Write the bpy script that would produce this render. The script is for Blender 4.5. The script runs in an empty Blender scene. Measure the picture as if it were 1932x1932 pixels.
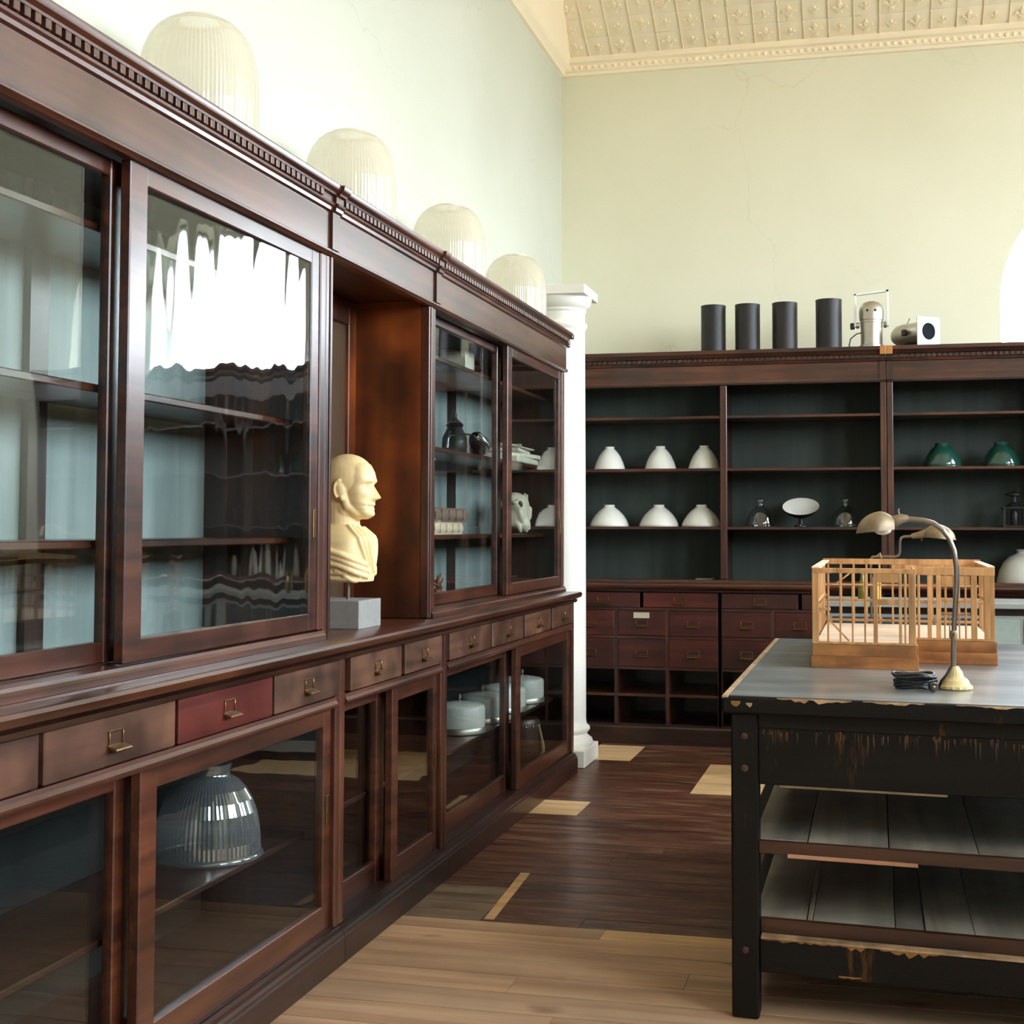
import bpy, bmesh, math, random
from mathutils import Vector, Matrix, Euler
R = math.radians
random.seed(7)
SC = bpy.context.scene
COL = SC.collection

# ------------------------------------------------------------------ camera, world, exposure
cd = bpy.data.cameras.new('camera'); cam = bpy.data.objects.new('camera', cd); COL.objects.link(cam)
YAW, PIT, ROL = .235890885, .0465271976, .0019334398
F_PX, PX, PY = 2578.58, 1036.85, 875.27
fw = Vector((-math.sin(YAW)*math.cos(PIT), math.cos(YAW)*math.cos(PIT), math.sin(PIT)))
r0 = Vector((math.cos(YAW), math.sin(YAW), 0)); u0 = r0.cross(fw)
rr = r0*math.cos(ROL)+u0*math.sin(ROL); uu = rr.cross(fw)
cam.matrix_world = Matrix(((rr.x, uu.x, -fw.x, 0), (rr.y, uu.y, -fw.y, 0), (rr.z, uu.z, -fw.z, 1.35), (0, 0, 0, 1)))
cd.sensor_fit = 'HORIZONTAL'; cd.sensor_width = 36; cd.lens = F_PX/1932*36
cd.shift_x = (966-PX)/1932; cd.shift_y = -(966-PY)/1932
cd.clip_start = .05; cd.clip_end = 200
SC.camera = cam

wd = bpy.data.worlds.new('overcast_sky'); SC.world = wd; wd.use_nodes = True
nt = wd.node_tree; nt.nodes.clear()
wo = nt.nodes.new('ShaderNodeOutputWorld'); bg = nt.nodes.new('ShaderNodeBackground')
tc = nt.nodes.new('ShaderNodeTexCoord'); sx = nt.nodes.new('ShaderNodeSeparateXYZ'); rp = nt.nodes.new('ShaderNodeValToRGB')
mr = nt.nodes.new('ShaderNodeMapRange'); mr.inputs['From Min'].default_value = -1; mr.inputs['From Max'].default_value = 1
nt.links.new(tc.outputs['Generated'], sx.inputs[0]); nt.links.new(sx.outputs['Z'], mr.inputs[0]); nt.links.new(mr.outputs[0], rp.inputs[0])
rp.color_ramp.elements[0].position = .46; rp.color_ramp.elements[0].color = (.42, .40, .36, 1)
rp.color_ramp.elements[1].position = .54; rp.color_ramp.elements[1].color = (.86, .95, 1.06, 1)
nt.links.new(rp.outputs[0], bg.inputs[0]); bg.inputs[1].default_value = 11.0
nt.links.new(bg.outputs[0], wo.inputs[0])

SC.view_settings.view_transform = 'Standard'; SC.view_settings.look = 'None'
SC.view_settings.gamma = 1; SC.view_settings.use_curve_mapping = False
SC.view_settings.exposure = 1.44
cy = SC.cycles
cy.use_denoising = True
cy.max_bounces = 10; cy.diffuse_bounces = 6; cy.glossy_bounces = 5; cy.transmission_bounces = 8
cy.transparent_max_bounces = 32; cy.caustics_reflective = False; cy.caustics_refractive = False
cy.sample_clamp_indirect = 6

def portal(loc, rot, sx_, sy_):
    l = bpy.data.lights.new('window_portal', 'AREA'); l.shape = 'RECTANGLE'; l.size = sx_; l.size_y = sy_
    l.cycles.is_portal = True
    o = bpy.data.objects.new('window_portal', l); COL.objects.link(o); o.location = loc; o.rotation_euler = rot
# room dimensions
XL, XR, YB, YF, ZC = -2.127, 4.6, 9.2, -3.2, 5.7
WIN_R = [(-1.2, 1.1), (2.5, 4.8), (6.2, 8.5)]
WZ0, WZ1 = 2.3, 4.7
for a, b in WIN_R:
    portal((XR+.02, (a+b)/2, (WZ0+WZ1)/2), (0, R(90), 0), WZ1-WZ0, b-a)
AX, AZ, AR, ASILL = 1.62, 2.80, .845, 2.50      # arched window in the far wall
portal((AX, YB+.02, 3.07), (R(-90), 0, 0), 2*AR, 1.2)

# ------------------------------------------------------------------ materials
def S(r, g, b):
    f = lambda c: (c/255/12.92 if c/255 <= .04045 else ((c/255+.055)/1.055)**2.4)
    return (f(r), f(g), f(b), 1)
def new_mat(name):
    m = bpy.data.materials.new(name); m.use_nodes = True
    n = m.node_tree.nodes; l = m.node_tree.links
    return m, n, l, n['Principled BSDF']
def plain(name, c, rough=.5, metal=0, spec=.5, coat=0, noise=0, nscale=8, bump=0):
    m, n, l, p = new_mat(name)
    p.inputs['Base Color'].default_value = c; p.inputs['Roughness'].default_value = rough
    p.inputs['Metallic'].default_value = metal; p.inputs['Specular IOR Level'].default_value = spec
    p.inputs['Coat Weight'].default_value = coat; p.inputs['Coat Roughness'].default_value = .15
    if noise or bump:
        t = n.new('ShaderNodeTexCoord'); z = n.new('ShaderNodeTexNoise'); z.inputs['Scale'].default_value = nscale; z.inputs['Detail'].default_value = 6
        l.new(t.outputs['Object'], z.inputs['Vector'])
        if noise:
            mx = n.new('ShaderNodeMixRGB'); mx.blend_type = 'MULTIPLY'; mx.inputs[0].default_value = noise
            cr = n.new('ShaderNodeValToRGB'); cr.color_ramp.elements[0].position = .3; cr.color_ramp.elements[1].position = .7
            cr.color_ramp.elements[0].color = (.35, .33, .3, 1)
            l.new(z.outputs[0], cr.inputs[0]); mx.inputs[1].default_value = c; l.new(cr.outputs[0], mx.inputs[2]); l.new(mx.outputs[0], p.inputs['Base Color'])
        if bump:
            b = n.new('ShaderNodeBump'); b.inputs['Strength'].default_value = bump; b.inputs['Distance'].default_value = .01
            l.new(z.outputs[0], b.inputs['Height']); l.new(b.outputs[0], p.inputs['Normal'])
    return m
def wood(name, cols, axis='z', rough=.33, fine=28, mott=.55, mscale=3.0, coat=.25, vary=.25, bump=.12, knots=None, wear=None, wearcol=None):
    """streaky grain along an axis, mottling, per-piece variation; optional knots and worn patches"""
    m, n, l, p = new_mat(name)
    t = n.new('ShaderNodeTexCoord'); mp = n.new('ShaderNodeMapping'); oi = n.new('ShaderNodeObjectInfo')
    sc = {'x': (.06, 1, 1), 'y': (1, .06, 1), 'z': (1, 1, .06)}[axis]
    mp.inputs['Scale'].default_value = sc
    ad = n.new('ShaderNodeVectorMath'); ad.operation = 'ADD'
    cb = n.new('ShaderNodeCombineXYZ'); mu = n.new('ShaderNodeMath'); mu.operation = 'MULTIPLY'; mu.inputs[1].default_value = 37
    l.new(oi.outputs['Random'], mu.inputs[0])
    for i in range(3): l.new(mu.outputs[0], cb.inputs[i])
    l.new(t.outputs['Object'], ad.inputs[0]); l.new(cb.outputs[0], ad.inputs[1]); l.new(ad.outputs[0], mp.inputs[0])
    g = n.new('ShaderNodeTexNoise'); g.inputs['Scale'].default_value = fine; g.inputs['Detail'].default_value = 5; g.inputs['Distortion'].default_value = .6
    l.new(mp.outputs[0], g.inputs['Vector'])
    cr = n.new('ShaderNodeValToRGB'); e = cr.color_ramp.elements
    e[0].position = .28; e[0].color = cols[0]; e[1].position = .74; e[1].color = cols[2]
    q = e.new(.5); q.color = cols[1]
    l.new(g.outputs[0], cr.inputs[0])
    m2 = n.new('ShaderNodeTexNoise'); m2.inputs['Scale'].default_value = mscale; m2.inputs['Detail'].default_value = 3
    l.new(ad.outputs[0], m2.inputs['Vector'])
    r2 = n.new('ShaderNodeValToRGB'); r2.color_ramp.elements[0].position = .35; r2.color_ramp.elements[1].position = .68
    r2.color_ramp.elements[0].color = (1-mott, 1-mott, 1-mott, 1); r2.color_ramp.elements[1].color = (1.12, 1.1, 1.08, 1)
    l.new(m2.outputs[0], r2.inputs[0])
    mx = n.new('ShaderNodeMixRGB'); mx.blend_type = 'MULTIPLY'; mx.inputs[0].default_value = 1
    l.new(cr.outputs[0], mx.inputs[1]); l.new(r2.outputs[0], mx.inputs[2])
    hv = n.new('ShaderNodeHueSaturation'); mv = n.new('ShaderNodeMapRange'); mv.inputs['To Min'].default_value = 1-vary; mv.inputs['To Max'].default_value = 1+vary
    l.new(oi.outputs['Random'], mv.inputs[0]); l.new(mv.outputs[0], hv.inputs['Value']); l.new(mx.outputs[0], hv.inputs['Color'])
    out = hv.outputs[0]
    if knots:
        v = n.new('ShaderNodeTexVoronoi'); v.inputs['Scale'].default_value = knots[0]; v.inputs['Randomness'].default_value = 1
        mk = n.new('ShaderNodeMapping'); mk.inputs['Scale'].default_value = {'x': (.55, 1, 1), 'y': (1, .55, 1), 'z': (1, 1, .55)}[axis]
        nz = n.new('ShaderNodeTexNoise'); nz.inputs['Scale'].default_value = 9
        ax = n.new('ShaderNodeMixRGB'); ax.blend_type = 'LINEAR_LIGHT'; ax.inputs[0].default_value = .06
        l.new(ad.outputs[0], mk.inputs[0]); l.new(mk.outputs[0], ax.inputs[1]); l.new(mk.outputs[0], nz.inputs['Vector']); l.new(nz.outputs['Color'], ax.inputs[2])
        l.new(ax.outputs[0], v.inputs['Vector'])
        kr = n.new('ShaderNodeValToRGB'); kr.color_ramp.elements[0].position = knots[1]*.5; kr.color_ramp.elements[1].position = knots[1]*1.6
        kr.color_ramp.elements[0].color = (.32, .22, .16, 1); kr.color_ramp.elements[1].color = (1, 1, 1, 1)
        l.new(v.outputs['Distance'], kr.inputs[0])
        mk2 = n.new('ShaderNodeMixRGB'); mk2.blend_type = 'MULTIPLY'; mk2.inputs[0].default_value = .85
        l.new(out, mk2.inputs[1]); l.new(kr.outputs[0], mk2.inputs[2]); out = mk2.outputs[0]
    if wear:
        wz = n.new('ShaderNodeTexNoise'); wz.inputs['Scale'].default_value = wear[0]; wz.inputs['Detail'].default_value = 9; wz.inputs['Roughness'].default_value = .72
        wm = n.new('ShaderNodeMapping'); wm.inputs['Scale'].default_value = wear[3] if len(wear) > 3 else (1, 1, 1)
        l.new(ad.outputs[0], wm.inputs[0]); l.new(wm.outputs[0], wz.inputs['Vector'])
        wr = n.new('ShaderNodeValToRGB'); wr.color_ramp.elements[0].position = wear[1]; wr.color_ramp.elements[1].position = wear[2]
        wr.color_ramp.elements[0].color = (0, 0, 0, 1); wr.color_ramp.elements[1].color = (1, 1, 1, 1)
        l.new(wz.outputs[0], wr.inputs[0])
        wx = n.new('ShaderNodeMixRGB'); l.new(wr.outputs[0], wx.inputs[0]); l.new(out, wx.inputs[1]); wx.inputs[2].default_value = wearcol; out = wx.outputs[0]
    l.new(out, p.inputs['Base Color'])
    rm = n.new('ShaderNodeMapRange'); rm.inputs['To Min'].default_value = rough-.1; rm.inputs['To Max'].default_value = rough+.14
    l.new(m2.outputs[0], rm.inputs[0]); l.new(rm.outputs[0], p.inputs['Roughness'])
    p.inputs['Coat Weight'].default_value = coat; p.inputs['Coat Roughness'].default_value = .22
    b = n.new('ShaderNodeBump'); b.inputs['Strength'].default_value = bump; b.inputs['Distance'].default_value = .004
    l.new(g.outputs[0], b.inputs['Height']); l.new(b.outputs[0], p.inputs['Normal'])
    return m
def schlick(n, l, f0=.04, k=.96):
    lw = n.new('ShaderNodeLayerWeight'); lw.inputs[0].default_value = .5
    pw = n.new('ShaderNodeMath'); pw.operation = 'POWER'; pw.inputs[1].default_value = 5; l.new(lw.outputs['Facing'], pw.inputs[0])
    ma = n.new('ShaderNodeMath'); ma.operation = 'MULTIPLY_ADD'; ma.inputs[1].default_value = k; ma.inputs[2].default_value = f0; l.new(pw.outputs[0], ma.inputs[0])
    return lw, ma
def glass(name, tint=(.96, .98, .97, 1), wavy=.0, f0=.045, body=None, bodyfac=0., rough=.0, wscale=(1, 2.2, 1.0)):
    m, n, l, p = new_mat(name); n.remove(p)
    out = n['Material Output']; tr = n.new('ShaderNodeBsdfTransparent'); gl = n.new('ShaderNodeBsdfGlossy'); mx = n.new('ShaderNodeMixShader')
    tr.inputs[0].default_value = tint; gl.inputs['Roughness'].default_value = rough
    lw, fr = schlick(n, l, f0); l.new(fr.outputs[0], mx.inputs[0])
    first = tr.outputs[0]
    if body:
        df = n.new('ShaderNodeBsdfDiffuse'); df.inputs[0].default_value = body
        tl = n.new('ShaderNodeBsdfTranslucent'); tl.inputs[0].default_value = body
        a = n.new('ShaderNodeMixShader'); a.inputs[0].default_value = .5; l.new(df.outputs[0], a.inputs[1]); l.new(tl.outputs[0], a.inputs[2])
        b = n.new('ShaderNodeMixShader'); b.inputs[0].default_value = bodyfac; l.new(tr.outputs[0], b.inputs[1]); l.new(a.outputs[0], b.inputs[2]); first = b.outputs[0]
    l.new(first, mx.inputs[1]); l.new(gl.outputs[0], mx.inputs[2]); l.new(mx.outputs[0], out.inputs[0])
    if wavy:
        t = n.new('ShaderNodeTexCoord'); z = n.new('ShaderNodeTexNoise'); z.inputs['Scale'].default_value = 2.2; z.inputs['Detail'].default_value = 1
        mp = n.new('ShaderNodeMapping'); mp.inputs['Scale'].default_value = wscale
        b = n.new('ShaderNodeBump'); b.inputs['Strength'].default_value = wavy; b.inputs['Distance'].default_value = .02
        l.new(t.outputs['Object'], mp.inputs[0]); l.new(mp.outputs[0], z.inputs['Vector']); l.new(z.outputs[0], b.inputs['Height'])
        l.new(b.outputs[0], gl.inputs['Normal'])
    return m
def wall_mat(name, c, cracks=True):
    m, n, l, p = new_mat(name)
    t = n.new('ShaderNodeTexCoord'); z = n.new('ShaderNodeTexNoise'); z.inputs['Scale'].default_value = .9; z.inputs['Detail'].default_value = 5
    l.new(t.outputs['Object'], z.inputs['Vector'])
    cr = n.new('ShaderNodeValToRGB'); cr.color_ramp.elements[0].position = .3; cr.color_ramp.elements[1].position = .7
    cr.color_ramp.elements[0].color = (c[0]*.95, c[1]*.95, c[2]*.92, 1); cr.color_ramp.elements[1].color = (c[0]*1.03, c[1]*1.03, c[2]*1.03, 1)
    l.new(z.outputs[0], cr.inputs[0]); out = cr.outputs[0]
    if cracks:
        v = n.new('ShaderNodeTexVoronoi'); v.feature = 'DISTANCE_TO_EDGE'; v.inputs['Scale'].default_value = .55
        nz = n.new('ShaderNodeTexNoise'); nz.inputs['Scale'].default_value = 2.2; nz.inputs['Detail'].default_value = 6
        ax = n.new('ShaderNodeMixRGB'); ax.blend_type = 'LINEAR_LIGHT'; ax.inputs[0].default_value = .35
        l.new(t.outputs['Object'], ax.inputs[1]); l.new(t.outputs['Object'], nz.inputs['Vector']); l.new(nz.outputs['Color'], ax.inputs[2]); l.new(ax.outputs[0], v.inputs['Vector'])
        kr = n.new('ShaderNodeValToRGB'); kr.color_ramp.elements[0].color = (.90, .90, .87, 1); kr.color_ramp.elements[1].position = .003
        l.new(v.outputs['Distance'], kr.inputs[0])
        z2 = n.new('ShaderNodeTexNoise'); z2.inputs['Scale'].default_value = .8
        l.new(t.outputs['Object'], z2.inputs['Vector'])
        mr_ = n.new('ShaderNodeMapRange'); mr_.inputs['From Min'].default_value = .45; mr_.inputs['From Max'].default_value = .6
        l.new(z2.outputs[0], mr_.inputs[0])
        mx = n.new('ShaderNodeMixRGB'); mx.blend_type = 'MULTIPLY'; l.new(mr_.outputs[0], mx.inputs[0]); l.new(out, mx.inputs[1]); l.new(kr.outputs[0], mx.inputs[2]); out = mx.outputs[0]
    l.new(out, p.inputs['Base Color']); p.inputs['Roughness'].default_value = .75; p.inputs['Specular IOR Level'].default_value = .25
    z3 = n.new('ShaderNodeTexNoise'); z3.inputs['Scale'].default_value = 60; z3.inputs['Detail'].default_value = 4
    l.new(t.outputs['Object'], z3.inputs['Vector'])
    b = n.new('ShaderNodeBump'); b.inputs['Strength'].default_value = .06; b.inputs['Distance'].default_value = .004
    l.new(z3.outputs[0], b.inputs['Height']); l.new(b.outputs[0], p.inputs['Normal'])
    return m

M = {}
mah = (S(41, 18, 9), S(77, 37, 21), S(100, 56, 31))
for a in 'xyz':
    M['mah_'+a] = wood('mahogany_'+a, mah, a, rough=.34, fine=22, mott=.42, mscale=3.5, coat=.55, vary=.12)
    M['dark_'+a] = wood('dark_mahogany_'+a, (S(28, 12, 9), S(52, 25, 17), S(72, 36, 24)), a, rough=.36, mott=.4, coat=.3, vary=.1)
M['drawer'] = wood('worn_drawer_front', (S(62, 40, 30), S(92, 60, 44), S(114, 78, 56)), 'y', rough=.40, fine=14, mott=.62, mscale=6, coat=.12, vary=.12)
M['drawer_red'] = wood('red_drawer_front', (S(54, 16, 13), S(80, 25, 19), S(96, 36, 27)), 'y', rough=.36, fine=16, mott=.35, mscale=5, coat=.25, vary=.02)
M['burr'] = wood('figured_niche_panel', (S(70, 26, 6), S(128, 58, 15), S(164, 86, 28)), 'z', rough=.42, fine=5, mott=.75, mscale=3.2, coat=.2, vary=.03)
M['maroon'] = wood('maroon_drawer_front', (S(48, 13, 9), S(76, 24, 16), S(100, 36, 22)), 'x', rough=.4, fine=14, mott=.4, mscale=5, coat=.2, vary=.3)
M['back_pale'] = wood('pale_blue_green_backboard', (S(124, 134, 132), S(142, 153, 151), S(156, 166, 164)), 'z', rough=.6, fine=10, mott=.14, coat=0, vary=.05, bump=.05)
M['back_dark'] = wood('dark_green_backboard', (S(52, 60, 55), S(62, 71, 65), S(71, 80, 74)), 'z', rough=.65, fine=10, mott=.14, coat=0, vary=.03, bump=.05)
M['back_low'] = wood('shadowed_green_backboard', (S(6, 8, 7), S(10, 12, 11), S(14, 16, 14)), 'z', rough=.65, fine=10, mott=.14, coat=0, vary=.03, bump=.05)  # shade inside the lower cabinets is put into this near-black colour
M['pane'] = glass('cabinet_glass', (.93, .96, .95, 1), wavy=.06)
M['pane_old'] = glass('wavy_old_glass', (.93, .96, .95, 1), wavy=.2, wscale=(1, 4.2, .9))
M['winpane'] = glass('window_glass', (.97, .98, .98, 1))
M['dome'] = glass('prismatic_frosted_glass', (.97, .96, .92, 1), f0=.06, body=(.96, .90, .74, 1), bodyfac=.62, rough=.16)
M['ribglass'] = glass('ribbed_mercury_glass', (.66, .69, .70, 1), f0=.34, rough=.10, body=(.55, .57, .60, 1), bodyfac=.42)
M['clear'] = glass('clear_dome_glass', (.90, .94, .93, 1), f0=.12, rough=.03)
M['opal'] = plain('opal_white_glass', S(240, 238, 228), .22, coat=.4)
M['green_glass'] = plain('dark_green_glass', S(28, 70, 58), .12, coat=.7)
M['brass'] = plain('aged_brass', S(150, 120, 78), .34, metal=1, noise=.5, nscale=60)
M['chrome'] = plain('chrome', S(205, 208, 212), .16, metal=1)
M['nickel'] = plain('worn_nickel_tube', S(158, 148, 138), .28, metal=1, noise=.35, nscale=30)
M['cast'] = plain('weathered_lamp_metal', S(160, 140, 112), .5, metal=.55, noise=.55, nscale=25)
M['alu'] = plain('brushed_aluminium', S(196, 188, 174), .36, metal=.85, noise=.2, nscale=14)
M['black_metal'] = plain('black_metal', S(34, 31, 31), .42, coat=.1)
M['cyl'] = plain('black_card_cylinder', S(34, 30, 30), .5, noise=.3, nscale=20)
M['foot_cream'] = plain('worn_cream_foot', S(226, 202, 148), .5, noise=.3, nscale=60)
M['lens_dark'] = plain('dark_lens', S(8, 14, 20), .6, spec=.06)
M['rubber'] = plain('black_cord', S(22, 22, 26), .3, coat=.3)
M['cream'] = plain('cream_enamel', S(214, 212, 202), .38, coat=.25)
M['plaster'] = plain('white_column_paint', S(240, 236, 224), .5, bump=.03, nscale=20)
M['marble'] = plain('yellowed_plaster', S(240, 212, 156), .48, noise=.16, nscale=22, bump=.10)
M['stone'] = plain('grey_stone_block', S(150, 150, 146), .6, noise=.25, nscale=30)
M['bone'] = plain('bleached_bone', S(232, 222, 198), .55, noise=.25, nscale=40)
M['paper'] = plain('cream_paper', S(232, 224, 204), .7, noise=.12, nscale=30)
M['book'] = plain('worn_leather_binding', S(140, 112, 96), .6, noise=.45, nscale=40)
M['bookpage'] = plain('book_page_block', S(222, 200, 172), .8, noise=.2, nscale=70)
M['leather'] = plain('dark_brown_leather', S(70, 42, 26), .4, coat=.3, noise=.4, nscale=25)
M['straw'] = plain('pale_strap', S(176, 156, 108), .6)
M['coral'] = plain('orange_brown_coral', S(150, 92, 48), .7, noise=.4, nscale=50)
M['cage'] = wood('model_pine', (S(170, 118, 70), S(202, 150, 96), S(222, 174, 118)), 'z', rough=.55, fine=30, mott=.22, mscale=10, coat=.05, vary=.12)
M['cage_base'] = wood('model_base_board', (S(140, 84, 40), S(172, 112, 60), S(192, 134, 78)), 'x', rough=.5, fine=24, mott=.4, mscale=12, coat=.1, vary=.12, knots=(14, .05))
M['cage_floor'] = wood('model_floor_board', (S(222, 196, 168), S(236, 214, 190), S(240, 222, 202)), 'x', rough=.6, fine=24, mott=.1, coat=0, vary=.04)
M['bare'] = wood('bare_pine_boards', (S(168, 130, 100), S(196, 160, 128), S(210, 178, 146)), 'x', rough=.55, fine=12, mott=.2, mscale=2, coat=.05, vary=.09, knots=(3.0, .10))
M['new_board'] = wood('fresh_board', (S(206, 164, 112), S(226, 188, 138), S(236, 202, 156)), 'x', rough=.5, fine=20, mott=.1, coat=.05, vary=.04)
M['dark_board'] = wood('dark_stained_boards', (S(66, 34, 20), S(94, 52, 32), S(114, 70, 46)), 'x', rough=.42, fine=10, mott=.4, mscale=2.6, coat=.12, vary=.12, wear=(8, .48, .70, (.5, 2.0, 1)), wearcol=S(142, 106, 82))
M['grey_board'] = wood('dusty_grey_boards', (S(122, 100, 82), S(146, 124, 106), S(166, 144, 124)), 'x', rough=.5, fine=12, mott=.35, mscale=4, coat=.05, vary=.06, wear=(5, .55, .75), wearcol=S(84, 62, 48))
M['tblack'] = wood('worn_black_paint', (S(9, 8, 8), S(16, 14, 13), S(24, 21, 18)), 'x', rough=.5, fine=16, mott=.3, coat=.0, vary=.05, wear=(10, .60, .74, (1, 1, .16)), wearcol=S(112, 74, 30))
M['tblack_z'] = wood('worn_black_leg', (S(9, 8, 8), S(15, 13, 12), S(22, 19, 16)), 'z', rough=.5, fine=16, mott=.3, coat=.08, vary=.05, wear=(9, .62, .76, (1, 1, .25)), wearcol=S(84, 58, 28))
M['ttop'] = wood('grey_worn_benchtop', (S(98, 101, 102), S(132, 137, 140), S(156, 160, 162)), 'x', rough=.42, fine=5, mott=.4, mscale=2.6, coat=.7, vary=.0, wear=(4, .58, .78), wearcol=S(112, 104, 86))
M['edgewear'] = wood('rubbed_bare_edge', (S(150, 118, 84), S(184, 150, 112), S(206, 176, 140)), 'y', rough=.6, fine=20, mott=.5, mscale=12, coat=0, vary=.05)
for k_ in ('tblack', 'tblack_z'): M[k_].node_tree.nodes['Principled BSDF'].inputs['Specular IOR Level'].default_value = .22
M['ochre'] = plain('ochre_bare_wood', S(150, 106, 44), .7, noise=.5, nscale=60)
M['ochre_dark'] = plain('dull_bare_wood', S(72, 48, 22), .7, noise=.5, nscale=60)
M['ochre_dim'] = plain('dim_ochre_wood', S(104, 68, 28), .7, noise=.5, nscale=60)
M['shelfgrey'] = wood('grey_shelf_planks', (S(152, 144, 128), S(186, 177, 160), S(206, 198, 180)), 'y', rough=.5, fine=12, mott=.3, mscale=4, coat=.05, vary=.12, knots=(5, .03))
M['railbrown'] = wood('brown_rail', (S(50, 26, 14), S(70, 40, 24), S(88, 54, 34)), 'x', rough=.5, mott=.3, coat=.05, vary=.08)
M['pinkstrip'] = wood('pale_stripped_wood', (S(158, 106, 80), S(186, 136, 106), S(204, 158, 130)), 'x', rough=.6, mott=.3, coat=0, vary=.05)
M['rawwood'] = plain('raw_wood_block', S(196, 128, 62), .6, noise=.3, nscale=30)
M['case_grey'] = plain('pale_grey_paint', S(168, 172, 168), .5, noise=.12, nscale=12)
M['case_pale'] = plain('pale_green_panel', S(178, 196, 186), .55, noise=.15, nscale=30)
M['case_teal'] = plain('slate_teal_panel', S(60, 80, 86), .3, coat=.3)
M['yellow'] = plain('yellow_label', S(240, 196, 84), .45)
M['olive'] = plain('olive_glass', S(118, 104, 24), .2, coat=.5)
M['card'] = plain('grey_card', S(150, 148, 138), .8)
M['label'] = plain('paper_label', S(206, 190, 168), .8)
M['walll'] = wall_mat('pale_green_wall', S(206, 209, 196))  # one paint, two copies; this one darkened to offset strong window light
M['wallb'] = wall_mat('pale_green_wall_far', S(231, 228, 205))  # same paint in a brighter colour, adding light the far wall lacks
M['tin'] = plain('cream_pressed_tin', S(255, 240, 212), .5, noise=.05, nscale=5)
M['tinplain'] = plain('cream_ceiling', S(255, 240, 214), .6)
M['ground'] = plain('outdoor_paving', S(150, 146, 138), .9)
M['mirror'] = plain('dim_old_mirror', S(120, 96, 74), .25, metal=.6, noise=.3, nscale=4)
M['winwhite'] = plain('white_window_paint', S(236, 236, 230), .5)

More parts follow.
